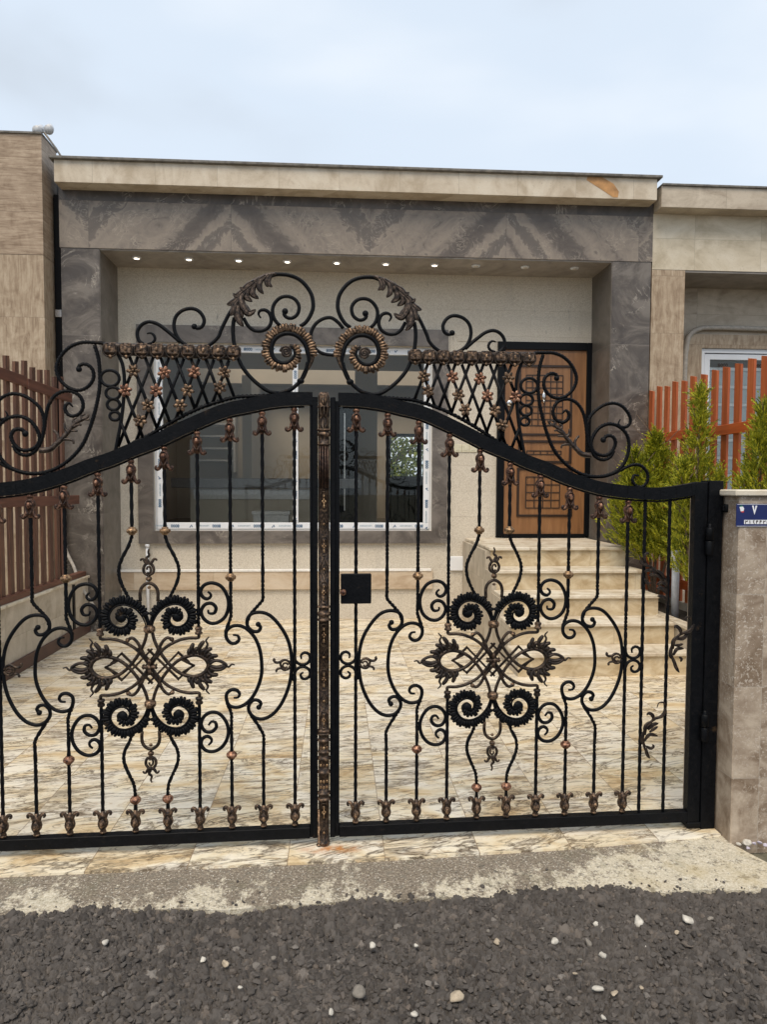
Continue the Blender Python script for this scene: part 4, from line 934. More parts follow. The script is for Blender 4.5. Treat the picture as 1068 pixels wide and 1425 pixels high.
HP('coping', MB().box(-2.875, 3.42, 7.515, 8.15, 4.805, 4.832, .004), 'cap', par)
# brown stain on the cream parapet (a natural flaw in the stone)
st = MB(); st.prism([(2.62, 4.803), (2.78, 4.803), (2.90, 4.74), (2.96, 4.66), (2.95, 4.60), (2.90, 4.60), (2.80, 4.66), (2.68, 4.73), (2.61, 4.77)], 7.5475, 7.5495)
HP('stone_flaw', st, 'stain' if 'stain' in M else 'band', par)
for i, x in enumerate([-2.148, -1.596, -1.066, -.543, -.006, .529, 1.067, 1.528, 2.079, 2.639]):
    lit = i < 7
    d = HP('downlight', MB().lathe([(.028, 3.975), (.044, 3.977), (.050, 3.99)], (x, 7.975, 0), 18), 'white', sof)
    # lens of the lamp, set in its ring
    o = MB().lathe([(.0, 3.9745), (.027, 3.9748)], (x, 7.975, 0), 18).build('downlight_lens', M['lamp' if lit else 'lampoff'], sof)
# window surround, frame, sashes, film writing, glass
sur = MB(); so_, si = (-2.255, 1.28, .89, 3.355), (wx0, wx1, wz0, wz1)
for pl in ([(so_[0], so_[2]), (so_[1], so_[2]), (si[1], si[2]), (si[0], si[2])], [(so_[0], so_[3]), (so_[1], so_[3]), (si[1], si[3]), (si[0], si[3])],
           [(so_[0], so_[2]), (si[0], si[2]), (si[0], si[3]), (so_[0], so_[3])], [(so_[1], so_[2]), (si[1], si[2]), (si[1], si[3]), (so_[1], so_[3])]):
    sur.prism([(a+.001*(1 if a < 0 else -1), b) for a, b in pl], WY-.045, WY-.0005)
surr = HP('window_surround', sur, 'surround', fix=True)
win = HP('window', MB().box(wx0, wx1, WY+.05, WY+.12, wz0, wz0+.022).box(wx0, wx1, WY+.05, WY+.12, wz1-.022, wz1).box(wx0, wx0+.025, WY+.05, WY+.12, wz0+.022, wz1-.022).box(wx1-.025, wx1, WY+.05, WY+.12, wz0+.022, wz1-.022), 'white', lab='wide white framed window with printed protective film still on its profiles')
fy = WY+.03
fr = MB(); a0, a1, b0, b1 = wx0+.023, wx1-.023, wz0+.02, wz1-.02; fw_ = .072
fr.box(a0, a1, fy, fy+.06, b0, b0+fw_, .004).box(a0, a1, fy, fy+.06, b1-fw_, b1, .004).box(a0, a0+fw_, fy, fy+.059, b0+fw_, b1-fw_, .004).box(a1-fw_, a1, fy, fy+.059, b0+fw_, b1-fw_, .004)
HP('window_frame', fr, 'white', win)
HP('mullion', MB().box(-.515, -.452, fy-.002, fy+.058, b0+fw_, b1-fw_, .004), 'white', win)
HP('pane', MB().box(a0+fw_, -.515, fy+.028, fy+.034, b0+fw_, b1-fw_), 'glass', win)
HP('pane', MB().box(-.452, a1-fw_, fy+.028, fy+.034, b0+fw_, b1-fw_), 'glass', win)
ft = MB(); fg = MB(); yf = fy-.0012
def filmtxt(cx, cz, ang, alt):
    ca, sa = math.cos(ang), math.sin(ang)
    W_ = lambda a, b, ox=0., oz=0.: (cx+(a+ox)*ca-(b+oz)*sa, yf, cz+(a+ox)*sa+(b+oz)*ca)
    ft = MB(); fg = MB(); text_mb('8000', .048, lambda a, b: W_(a, b), ft, .0012)
    for ch in range(9):
        x_ = .085+ch*.016; v = [W_(x_, -.010), W_(x_+.010, -.010), W_(x_+.010, .008*(1 if ch % 3 else .4)), W_(x_, .008)]; fg.add(v, [(0, 1, 2, 3)])
    c_ = .27; v = [W_(c_, .014), W_(c_+.010, .014), W_(c_+.020, -.006), W_(c_+.040, .020), W_(c_+.030, .020), W_(c_+.019, .004), W_(c_+.012, -.014)]
    ft.add(v, [(0, 1, 2, 6), (2, 3, 4, 5)])
    for q_, m_ in ((ft, 'ink'), (fg, 'greyink')): o_ = HP('film_print', q_, m_, win); o_.location.y -= .0022
zb_ = b0+fw_*.5; zt_w = b1-fw_*.5
for x in np.arange(-1.86, 1.0, .47): filmtxt(x, zb_, math.pi, 0); filmtxt(x-.1, zt_w, 0, 0)
for z in np.arange(1.35, 3.0, .46):
    filmtxt(a1-fw_*.5, z, -math.pi/2, 0); filmtxt(a0+fw_*.5, z, math.pi/2, 0); filmtxt(-.483, z+.1, -math.pi/2, 0)
# front door
door = HP('door', MB().box(1.945, 2.925, WY-.02, WY+.03, .985, 3.155, .003), 'doorw', lab='orange brown front door with black lattice panels in a black frame')
HP('door_frame', MB().box(dx0, 1.95, WY-.045, WY+.02, dz0+.02, dz1-.01, .004).box(2.918, dx1-.018, WY-.045, WY+.02, dz0+.02, dz1-.01, .004).box(1.9501, 2.9179, WY-.045, WY+.02, 3.145, dz1-.01, .004).box(1.9501, 2.9179, WY-.045, WY+.02, dz0+.001, 1.0, .003), 'black', door)
def grille(nm, x0, x1, z0, z1, nx, nz):
    mb = MB(); y0, y1 = WY-.0285, WY-.0195; t = .0055
    for i in range(nx+1):
        x = x0+(x1-x0)*i/nx; mb.box(x-t, x+t, y0, y1, z0, z1)
    for i in range(nz+1):
        z = z0+(z1-z0)*i/nz; mb.box(x0+.0001, x1-.0001, y0+.0015, y1, z-t, z+t)
    HP(nm, mb, 'blackline', door)
def border(x0, x1, z0, z1, t=.0135):
    y0, y1 = WY-.034, WY-.0195
    HP('panel_moulding', MB().box(x0, x1, y0, y1, z0-t, z0+t, .003).box(x0, x1, y0, y1, z1-t, z1+t, .003).box(x0-t, x0+t, y0-.001, y1, z0-t, z1+t, .003).box(x1-t, x1+t, y0-.001, y1, z0-t, z1+t, .003), 'moulding', door)
border(2.125, 2.74, 2.165, 2.96); grille('lattice_panel', 2.205, 2.64, 2.27, 2.855, 6, 8)
border(2.13, 2.74, 1.845, 2.085, .015); grille('lattice_panel', 2.22, 2.63, 1.935, 1.975, 5, 1)
border(2.12, 2.76, 1.215, 1.765); grille('lattice_panel', 2.215, 2.62, 1.305, 1.67, 4, 4)
kn = MB(); kc = onY(707, 561, WY-.03); kn.lathe([(.05, 0), (.052, .004), (.040, .008)], (0, 0, 0), 16)
HP('handle', MB().ell((2.005, WY-.045, kc[2]), (.040, .022, .040), None, 14, 8).ell((2.005, WY-.075, kc[2]), (.016, .022, .016)), 'chrome', door)
kq = onY(757, 552, WY-.03); HP('knocker', MB().ell((kq[0], WY-.05, kq[2]), (.026, .018, .052), None, 12, 8).ell((kq[0], WY-.052, kq[2]-.055), (.014, .012, .020)).ell((kq[0], WY-.045, kq[2]+.055), (.010, .012, .018)), 'chrome', door)
sk = MB()
for i in range(3): sk.box(1.362+i*.092, 1.45+i*.092, WY-.012, WY-.0005, 1.955, 2.045, .004)
sk2 = HP('switch_plate', sk, 'socket'); sk = MB()
for i in range(3): sk.box(1.382+i*.092, 1.43+i*.092, WY-.015, WY-.0125, 1.975, 2.025, .001)
HP('switch_rocker', sk, 'socket', sk2)
HP('cover_plate', MB().box(1.325, 1.545, WY-.03, WY-.0005, .565, .735, .008), 'white')
HP('drain_pipe', MB().sweep([(-2.155, WY-.06, .875), (-2.155, WY-.06, .4), (-2.155, WY-.06, .0)], .018, 10, ref=(1, 0, 0)).lathe([(.025, .85), (.025, .885)], (-2.155, WY-.06, 0), 10), 'white')
# room behind the window
RB = 13.6
room = MB()
room.box(-3.2, -2.98, WY+.22, RB, .95, 4.2)
room.box(3.05, 3.25, WY+.22, RB, .95, 4.2)
bo = [(-.0, 2.75)]
ow0, ow1, oz0, oz1 = .95, 3.0, 1.35, 2.55
for x0, x1, z0, z1 in [(-3.2, ow0, .95, 4.2), (ow1, 3.25, .95, 4.2), (ow0, ow1, .95, oz0), (ow0, ow1, oz1, 4.2)]: room.box(x0, x1, RB, RB+.2, z0, z1)
room.box(-1.55, -1.40, 11.9, RB, 1., 3.35).box(.28, .62, 11.2, 11.5, .95, 3.39)
HP('interior_wall', room, 'plaster')
HP('ceiling', MB().box(-3.2, 3.25, WY+.22, 11.6, 3.4, 3.6).box(-3.2, 3.25, 13.2, RB, 3.4, 3.6).box(-3.2, -2.4, 11.6, 13.2, 3.4, 3.6).box(2.5, 3.25, 11.6, 13.2, 3.4, 3.6), 'plaster')  # ceiling cut away below the added light well
HP('interior_floor', MB().box(-3.2, 3.25, WY+.22, RB, .75, .95), 'ifloor')
bw = HP('window', MB().box(ow0, ow1, RB-.02, RB+.05, oz0, oz0+.06).box(ow0, ow1, RB-.02, RB+.05, oz1-.06, oz1).box(ow0, ow0+.06, RB-.02, RB+.05, oz0+.06, oz1-.06).box(ow1-.06, ow1, RB-.02, RB+.05, oz0+.06, oz1-.06).box(1.55, 1.60, RB-.02, RB+.05, oz0+.06, oz1-.06).box(2.3, 2.35, RB-.02, RB+.05, oz0+.06, oz1-.06), 'black', lab='far window at the back of the room')
# furniture in the room
isl = thing('kitchen_counter', 'pale kitchen counter with a thick grey worktop seen through the left half of the window', 'counter', (-1.2, 10.6, .95))
MB().box(-2.35, .35, 10.35, 11.05, 1.52, 1.66, .01).build('worktop', M['igrey'], isl)
MB().box(-2.1, .2, 10.45, 10.95, .951, 1.515).build('cabinet', M['plaster'], isl)
MB().box(-2.05, -.4, 10.43, 10.449, 1.36, 1.50).build('drawer', M['iwhite'], isl)
stl = thing('bench', 'white box bench standing on the room floor behind the left pane', 'bench', (-.8, 9.7, .95))
MB().box(-1.12, -.62, 9.5, 9.8, 1.17, 1.22, .006).build('seat', M['iwhite'], stl)
MB().box(-1.1, -.64, 9.51, 9.79, .951, 1.169).build('base', M['iwhite'], stl)
shf = thing('wall_shelf', 'four thin pale shelves fixed one above another on the wall behind the counter', 'shelf', (-2.2, 13.5, 1.9))
for i in range(4): MB().box(-2.55, -1.9, 13.3, 13.598, 2.0+i*.22, 2.03+i*.22).build('shelf_board', M['iwhite'], shf)
MB().box(-1.9, -1.86, 13.32, 13.598, 1.8, 3.0).build('upright', M['iwhite'], shf)
cab = thing('tall_cabinet', 'tall black cabinet in the dark right half of the room', 'cabinet', (.2, 11, .95))
MB().box(-.02, .27, 10.4, 10.9, .951, 2.75, .006).build('body', M['black'], cab)
MB().box(.10, .112, 10.385, 10.399, 1.2, 2.6).build('door_gap', M['chrome'], cab)
sofa = thing('sofa', 'dark sofa in front of the far window of the room', 'sofa', (1.6, 12.2, .95))
MB().box(.85, 2.85, 11.9, 12.7, .96, 1.42, .04).build('seat', M['fabric'], sofa); MB().box(.85, 2.85, 11.65, 11.895, .96, 1.72, .05).build('backrest', M['fabric'], sofa)
lmp = thing('table_lamp', 'small white lamp near the far window of the room', 'lamp', (2.2, 12.0, 1.72))
MB().lathe([(.05, 1.721), (.05, 1.735), (.010, 1.74), (.010, 1.84), (.065, 1.845), (.045, 1.95)], (1.62, 11.75, 0), 12).build('lamp_body', M['iwhite'], lmp)
# ------------------------------------------------------------------ entrance steps
stp = thing('entrance_steps', 'flight of five cream marble steps rising to the wooden front door', 'steps', (2.2, 6.4, 0))
nos = [(5.70, .19), (6.02, .38), (6.35, .57), (6.70, .76), (7.03, .95)]; lx = [1.46, 1.475, 1.49, 1.50, 1.51]
for i, (y, z) in enumerate(nos):
    MB().box(lx[i]+.02, 2.945 if i < 3 else 2.93, y+.025, (nos[i+1][0]+.024 if i < 4 else WY-.001), (nos[i-1][1] if i else -.02)-.0, z-.032).build('riser', M['step'], stp)
    MB().box(lx[i], 2.948 if i < 3 else 2.945, y, (nos[i+1][0]+.026 if i < 4 else WY-.0015), z-.032, z, .006).build('tread', M['tread'], stp)
ck = MB().prism([(5.74, 0), (7.0, 0), (8.34, 0), (8.34, .915), (7.06, .915), (7.06, .73), (6.73, .73), (6.73, .54), (6.38, .54), (6.38, .35), (6.05, .35), (6.05, .158), (5.74, .158)], 1.475, 1.53, 'x')
fixn(ck.build('cheek_wall', M['lowwall'], stp))
# ------------------------------------------------------------------ planter wall, garden walls, fences
pw = thing('planter_wall', 'low cream planter wall with stone coping beside the steps', 'wall', (2.95, 5, 0))
MB().box(2.952, 3.0, 3.37, 6.62, -.03, .36).build('wall_face', M['lowwall'], pw)
MB().box(2.925, 3.03, 3.365, 6.64, .36, .392, .006).build('coping', M['tread'], pw)
lw = thing('boundary_wall', 'low cream tiled boundary wall along the left side of the driveway', 'wall', (-2.7, 5.6, 0))
MB().box(-2.78, -2.63, 3.4, 7.74, -.03, .575).build('wall_face', M['lowwall'], lw)
MB().box(-2.80, -2.612, 3.39, 7.745, .575, .60, .004).build('coping', M['tread'], lw)
MB().box(-2.629, -2.612, 3.4, 7.74, .001, .115, .003).build('skirting', M['skirt'], lw)
MB().box(-2.629, -2.617, 7.28, 7.33, .116, .56).build('strip', M['black'], lw)
rw = thing('boundary_wall', 'low cream wall under the orange slat fence, behind the shrubs on the right', 'wall', (3.45, 5.6, 0))
MB().box(3.402, 3.455, 3.36, 7.74, -.03, .42).build('wall_face', M['lowwall'], rw)
lfn = thing('slat_fence', 'dark red brown upright slat fence on the low wall at the left', 'fence', (-2.69, 5.6, .6))
def rail(x0, x1, y0, y1, z0, z1, mat, par_): MB().box(x0, x1, y0, y1, z0, z1, .004).build('rail', M[mat], par_)
rail(-2.665, -2.64, 3.5, 6.35, 2.385, 2.475, 'railL', lfn); rail(-2.663, -2.638, 6.38, 7.40, 2.372, 2.462, 'railL', lfn)
rail(-2.665, -2.64, 3.5, 6.35, 1.37, 1.46, 'railL', lfn); rail(-2.663, -2.638, 6.38, 7.55, 1.36, 1.45, 'railL', lfn)
rail(-2.70, -2.635, 3.5, 6.58, .602, .655, 'railL', lfn); rail(-2.72, -2.64, 6.56, 7.72, .602, .648, 'railL', lfn)
y = 3.55; i = 0
while y < 7.2:
    dz = .02*math.sin(i*2.3); t_ = .006*math.sin(i*5.1)
    fixn(MB().prism([(y+t_, .655), (y+.070+t_, .655), (y+.070-t_, 2.60+dz), (y-t_, 2.59+dz)], -2.69, -2.666, 'x').build('slat', M['slatL'], lfn)); y += .165; i += 1
rfn = thing('slat_fence', 'orange stained upright slat fence behind the thuja shrubs on the right', 'fence', (3.45, 5.6, .42))
rail(3.395, 3.42, 3.4, 6.32, 2.015, 2.105, 'railR', rfn); rail(3.393, 3.418, 6.35, 7.73, 2.03, 2.12, 'railR', rfn)
rail(3.395, 3.42, 3.4, 7.6, .55, .64, 'railR', rfn)
y = 3.48; i = 0
ys = [5.80-k*.195 for k in range(12)][::-1]+[5.99, 6.19, 6.38, 6.57, 6.78, 6.96, 7.15, 7.33, 7.51, 7.69]
for i, y in enumerate(ys):
    dz = .012*math.sin(i*2.9); t_ = .004*math.sin(i*4.1)
    fixn(MB().prism([(y-.045+t_, .421), (y+.045+t_, .421), (y+.045-t_, 2.625+dz), (y-.045-t_, 2.605+dz)], 3.421, 3.443, 'x').build('slat', M['slatR'], rfn))
# ------------------------------------------------------------------ left and right neighbours
nl = thing('neighbour_building', 'tall brown travertine building front at the left edge, higher than the house beside it', 'building', (-3.4, 7.6, 0))
MB().box(-6.5, -2.95, 7.545, 7.93, 3.86, 5.04).build('upper_cladding', M['trav_h'], nl)
MB().box(-3.495, -2.952, 7.547, 7.93, -.05, 3.858).build('pillar', M['trav_v'], nl)
MB().box(-6.5, -3.5, 8.3, 8.5, -.05, 3.858).build('wall', M['trav_w'], nl)
MB().box(-6.5, -2.96, 7.93, 13, 4.0, 5.0).build('roof', M['cap'], nl)
MB().box(-6.5, -2.945, 7.53, 7.95, 5.04, 5.062, .003).build('coping', M['cap'], nl)
dp = thing('gap_shade_strip', 'black shade strip in the narrow gap between the brown travertine building and the dark marble pillar', 'pipe', (-2.90, 7.85, 0))
MB().box(-2.945, -2.87, 7.80, 7.92, -.04, 4.56, .01).build('pipe', M['black'], dp)  # black strip put in for the shade of the gap
MB().box(-2.94, -2.868, 7.785, 7.80, 3.3, 3.38, .005).build('bracket', M['chrome'], dp)
fl = thing('floodlight', 'pair of small floodlights on a thin tilted pole at the roof corner', 'floodlight', (-2.78, 7.75, 4.83))
MB().sweep([(-2.775, 7.7, 4.832), (-2.85, 7.66, 4.96), (-2.945, 7.60, 5.09)], .010, 8).build('pole', M['cable'], fl)
for dx, dz, t in ((-.03, .0, -.4), (.065, .012, .5)):
    c = np.array((-2.95+dx, 7.60, 5.115+dz)); a = R(20)*t
    q = [c+np.array([0.02*t, -.05, -.035]), c+np.array([0, 0, 0]), c+np.array([-.01*t, .02, .035])]
    MB().sweep(q, [.044, .040, .026], 12, ref=(1, 0, 0)).sweep([c+np.array([.02*t, -.053, -.037]), c+np.array([.02*t, -.061, -.041])], [.047, .047], 12, ref=(1, 0, 0)).build('lamp_head', M['pvc'], fl)
nr = thing('neighbour_house', 'cream and brown stone house at the right edge with a white window and pale blind', 'house', (4.5, 7.75, 0))
MB().box(3.43, 9, 7.56, 8.2, 4.52, 4.74, .003).build('parapet', M['trav_w'], nr)
MB().box(3.43, 9, 7.54, 8.22, 4.74, 4.762, .003).build('coping', M['cap'], nr)
MB().box(3.428, 9, 7.75, 8.35, 3.925, 4.519).build('beam', M['trav_r'], nr)
MB().box(3.428, 3.80, 7.752, 8.6, -.05, 3.924).build('pillar', M['trav_v'], nr)
MB().box(3.80, 9, 7.76, WY, 3.905, 3.9245).build('soffit', M['soffit'], nr)
nw = (4.30, 6.3, 1.0, 3.20)
mb = MB()
for x0, x1, z0, z1 in [(3.8, nw[0], -.05, 4.2), (nw[1], 9, -.05, 4.2), (nw[0], nw[1], -.05, nw[2]), (nw[0], nw[1], nw[3], 4.2)]: mb.box(x0, x1, WY, WY+.22, z0, z1)
mb.build('wall', M['trav_w'], nr)
MB().box(3.5, 9, 8.36, 13, 4.2, 4.5).build('roof', M['cap'], nr)
MB().box(4.13, nw[0], WY-.04, WY-.001, .85, 3.36).box(nw[0]+.0005, nw[1], WY-.04, WY-.001, nw[3], 3.359).build('window_surround', M['trav_v'], nr)
w2 = MB().box(nw[0]+.001, nw[0]+.05, WY-.01, WY+.08, nw[2], nw[3]-.05).box(nw[0]+.001, nw[1], WY-.01, WY+.08, nw[3]-.05, nw[3]-.001).box(nw[0]+.06, nw[0]+.125, WY+.005, WY+.06, nw[2], nw[3]-.125).box(nw[0]+.06, nw[1], WY+.005, WY+.06, nw[3]-.125, nw[3]-.06).build('window', M['white'], nr)
MB().box(nw[0]+.125, nw[1], WY+.035, WY+.041, nw[2], nw[3]-.125).build('pane', M['glass'], w2)
mb = MB()
z = nw[3]-.22
for i in range(10):
    mb.box(nw[0]+.12, nw[1], WY+.12, WY+.125, z-.2+.012, z); z -= .213
mb.build('blind', M['blind'], w2); mb = MB(); z = nw[3]-.22
for i in range(11): mb.box(nw[0]+.12, nw[1], WY+.10, WY+.119, z-.018, z+.018); z -= .213
mb.build('blind_bar', M['white'], w2)
for x in (4.60, 5.02):
  text_mb('8000', .06, lambda a, b, x=x: (x+a, WY+.0285, nw[3]-.19+b), None, .001).build('film_print', M['blackline'], w2)
MB().box(nw[0], nw[1], WY+.6, WY+.65, .9, 3.4).build('interior_wall', M['plaster'], nr)
cq = [(4.085, 8.30, .3), (4.085, 8.30, 1.6), (4.09, 8.30, 2.6), (4.10, 8.30, 3.15), (4.14, 8.30, 3.34), (4.26, 8.30, 3.42), (4.45, 8.30, 3.435), (5.2, 8.30, 3.43), (6.2, 8.30, 3.45)]
tag(MB().sweep(spline(cq, .03), .030, 10).build('conduit', M['cable'], nr), None, None)
# ------------------------------------------------------------------ gate pillar, boundary wall, address plate
gp = thing('gate_pillar', 'stone pillar and wall clad in taupe travertine at the right of the gate, under a pale coping', 'pillar', (1.9, 3.1, 0))
MB().box(1.727, 5.5, 2.98, 3.20, -.06, 1.515, .004).build('cladding', M['gpillar'], gp)
MB().box(1.690, 2.05, 3.201, 3.345, -.04, 1.5145, .003).box(2.05, 5.5, 3.201, 3.30, -.04, 1.51).build('jamb_cladding', M['gpillar'], gp)
MB().box(1.70, 5.5, 2.962, 3.36, 1.5155, 1.543, .005).build('coping', M['tread'], gp)
py = 2.9765
ap = thing('address_plate', 'blue enamel house number plate on the taupe stone pillar', 'sign', (1.9, 2.978, 1.43))
p0 = onY(1026, 701, py); p1 = onY(1063, 733, py); zt, zb = p0[2], onY(1026, 733, py)[2]; xl = p0[0]; Wd = .265
def PL(a, b): return (xl+a*Wd, zb+(zt-zb)*b)      # plate coordinates 0..1
def quad(mb, pts, y): v = [(PL(a, b)[0], y, PL(a, b)[1]) for a, b in pts]; mb.add(v, [tuple(range(len(v)))]); return mb
MB().box(xl, xl+Wd, py-.0015, 2.9795, zb, zt, .001).build('plate', M['plate'], ap)
yp = py-.0022
eb = MB().box(xl+.002, xl+Wd-.002, yp, yp+.0004, zb+.002, zb+.0035).box(xl+.002, xl+Wd-.002, yp, yp+.0004, zt-.0035, zt-.002).build('edge_line', M['platew'], ap)
quad(MB(), [(.36*0+.13, .12), (.97, .12), (.97, .30), (.13, .30)], yp).build('number_strip', M['platew'], ap)
nm = MB()   # the numeral seven: two strokes meeting at the foot
a0_, w_7 = .30, .030
quad(nm, [(a0_-.045, .92), (a0_-.015, .92), (a0_+.008, .60), (a0_, .52)], yp); quad(nm, [(a0_+.045, .92), (a0_+.015, .92), (a0_-.006, .60), (a0_, .52)], yp-.0002)
nm.build('numeral', M['platew'], ap)
def strokes(mb, segs, ox, s_, t=.0042):
    for (x0, z0), (x1, z1) in segs:
        A_ = np.array([ox+x0*s_, z0*.15+.135]); B_ = np.array([ox+x1*s_, z1*.15+.135])
        pa, pb = np.array(PL(*A_)), np.array(PL(*B_)); d = pb-pa; L_ = np.linalg.norm(d); d /= L_; nq = np.array([-d[1], d[0]])*.0016
        v = [(p[0], yp-.0006, p[1]) for p in (pa-nq, pb-nq, pb+nq, pa+nq)]; mb.add(v, [(0, 1, 2, 3)])
D = {'2': [((.2, 0), (.2, .9)), ((.2, .9), (.35, .65)), ((.35, .65), (.8, .65)), ((.8, .65), (.85, .95))], '1': [((.5, 0), (.4, .95))], '4': [((.2, 0), (.2, .9)), ((.2, .55), (.55, .55)), ((.55, .55), (.75, .85)), ((.2, .8), (.6, .95))],
     '6': [((.75, 0), (.4, .5)), ((.4, .5), (.35, .9)), ((.35, .9), (.8, .8))], '-': [((.15, .45), (.85, .45))], '.': [((.4, .05), (.6, .05))]}
dg = MB()
for i, ch in enumerate('2164422-6-111'): strokes(dg, D.get(ch, D['1']), .145+i*.0605, .048)
dg.build('digits', M['blackline'], ap)
em = MB(); quad(em, [(.045, .86), (.105, .88), (.125, .80), (.118, .70), (.095, .62), (.07, .66), (.058, .76)], yp); e1 = em.build('emblem', M['platew'], ap)
quad(MB(), [(.045, .90), (.085, .93), (.105, .89), (.06, .865)], yp-.0003).build('emblem_green', M['green'], e1)
quad(MB(), [(.07, .67), (.125, .69), (.12, .63), (.085, .62)], yp-.0003).build('emblem_red', M['red'], e1)
# ------------------------------------------------------------------ thuja shrubs
def sprays(centers, dirs, lens, per, rng, wid=.0042, spread=.85):
    """many small scale-leaf blades fanned along short twigs"""
    n_ = len(centers); c = np.repeat(centers, per, 0); d = np.repeat(dirs, per, 0); L = np.repeat(lens, per)
    t = rng.random(len(c))
    side = rng.normal(size=(len(c), 3)); side -= (side*d).sum(1)[:, None]*d; side /= np.linalg.norm(side, axis=1)[:, None]
    fl = np.repeat(rng.normal(size=(n_, 3)), per, 0); fl -= (fl*d).sum(1)[:, None]*d; fl /= np.linalg.norm(fl, axis=1)[:, None]
    sgn = np.where(rng.random(len(c)) < .5, 1, -1)[:, None]
    out = fl*sgn*.8+side*.35
    b = c+d*(t*L)[:, None]
    g = d+out*spread*rng.uniform(.35, 1., len(c))[:, None]; g /= np.linalg.norm(g, axis=1)[:, None]
    ll = L*.42*(1.15-t)*rng.uniform(.7, 1.2, len(c))
    wv = np.cross(g, side); wv /= np.linalg.norm(wv, axis=1)[:, None]+1e-9; wv *= wid*rng.uniform(.7, 1.3, len(c))[:, None]
    V = np.stack([b-wv*.6, b+g*(ll*.6)[:, None]-wv, b+g*ll[:, None], b+g*(ll*.6)[:, None]+wv, b+wv*.6], 1)
    return V.reshape(-1, 3), len(c)
def shrub(name, label, base, plumes, seed, mat='thuja', trunks=None, group='thuja shrubs in the garden bed', nsp=1.):
    rng = np.random.default_rng(seed); C_, D_, L_ = [], [], []
    for (x, y, z0, x1, y1, z1, r, dens) in plumes:
        k = int(dens*nsp*.62); t = rng.random(k)**.9; prof = np.sin(np.clip(t*1.0+.10, 0, 1)*math.pi)**.55*(1-t*.45)
        a = rng.random(k)*2*math.pi; rr = r*prof*np.sqrt(rng.random(k)*.8+.2)
        lump = 1+.34*np.sin(a*3+t*9+seed)+.24*np.sin(a*5-t*17)
        rr *= lump
        p = np.stack([x+(x1-x)*t+np.cos(a)*rr, y+(y1-y)*t+np.sin(a)*rr, z0+(z1-z0)*t], 1)
        d = np.stack([np.cos(a)*.55, np.sin(a)*.55, np.full(k, .85)], 1)+rng.normal(size=(k, 3))*.28+np.array([x1-x, y1-y, 0])*.6
        d /= np.linalg.norm(d, axis=1)[:, None]; C_.append(p); D_.append(d); L_.append(rng.uniform(.07, .17, k))
    V, cnt = sprays(np.vstack(C_), np.vstack(D_), np.concatenate(L_), 22, rng, .0036, .75)
    root = thing(name, label, 'shrub', base, group)
    me = bpy.data.meshes.new('crown'); me.vertices.add(len(V)); me.vertices.foreach_set('co', (V-np.array(base)).ravel())
    me.loops.add(cnt*5); me.loops.foreach_set('vertex_index', np.arange(cnt*5)); me.polygons.add(cnt)
    me.polygons.foreach_set('loop_start', np.arange(cnt)*5); me.polygons.foreach_set('loop_total', np.full(cnt, 5)); me.materials.append(M[mat]); me.update(calc_edges=True)
    o = bpy.data.objects.new('crown', me); COL.objects.link(o); o.parent = root
    mb = MB()
    for (x, y, z0, x1, y1, z1, r, dens) in plumes:
        q = spline([base, (base[0]*.4+x*.6, base[1]*.4+y*.6, base[2]*.35+z0*.65+.05), (x, y, z0+.1), ((x+x1)/2, (y+y1)/2, (z0+z1)/2), (x1, y1, z1-.1)], .06)
        mb.sweep(q, np.linspace(.018, .004, len(q)), 7, ref=(.3, 1, .1))
        for i in range(14):
            t = rng.random(); a = rng.random()*6.28; p0 = np.array([x+(x1-x)*t, y+(y1-y)*t, z0+(z1-z0)*t]); p1 = p0+np.array([math.cos(a)*r*.7, math.sin(a)*r*.7, r*.8])
            mb.sweep([p0, (p0+p1)/2, p1], [.006, .004, .002], 5, ref=(.3, 1, .1))
    mb.build('trunk', M['bark'], root); return root
shrub('thuja_shrub', 'broad yellow green thuja bush beside the top of the steps, leaning left', (3.17, 6.95, .34), [
    (3.10, 6.95, .88, 2.82, 6.70, 1.86, .27, 1500), (3.15, 6.9, .82, 3.06, 6.75, 2.02, .32, 2300), (3.2, 6.7, .88, 3.20, 6.5, 1.72, .20, 900), (3.0, 7.0, .92, 2.85, 6.85, 1.66, .26, 1200)], 3)
shrub('thuja_shrub', 'narrow upright thuja with a tall pointed tip in front of the orange fence', (3.16, 6.15, .34), [
    (3.16, 6.15, .75, 3.17, 6.13, 2.38, .125, 1300), (3.10, 6.12, .72, 3.00, 6.08, 1.74, .14, 700), (3.22, 6.1, .8, 3.28, 6.0, 1.68, .11, 400)], 5)
shrub('thuja_shrub', 'olive green thuja cut by the right edge of the photo', (3.20, 5.35, .34), [
    (3.22, 5.32, .7, 3.25, 5.32, 2.16, .13, 1300), (3.16, 5.35, .7, 3.15, 5.38, 1.72, .06, 250), (3.28, 5.2, .7, 3.3, 4.95, 1.95, .2, 900)], 9)
shrub('garden_shrub', 'dark green shrub behind the brown slat fence at the left edge', (-3.15, 5.4, .0), [
    (-3.15, 5.4, .3, -3.2, 5.3, 2.75, .34, 1500), (-3.3, 6.3, .3, -3.35, 6.2, 1.9, .30, 900), (-3.2, 4.7, .3, -3.2, 4.6, 2.4, .3, 700)], 13, 'thujad', group='shrubs of the neighbouring garden')
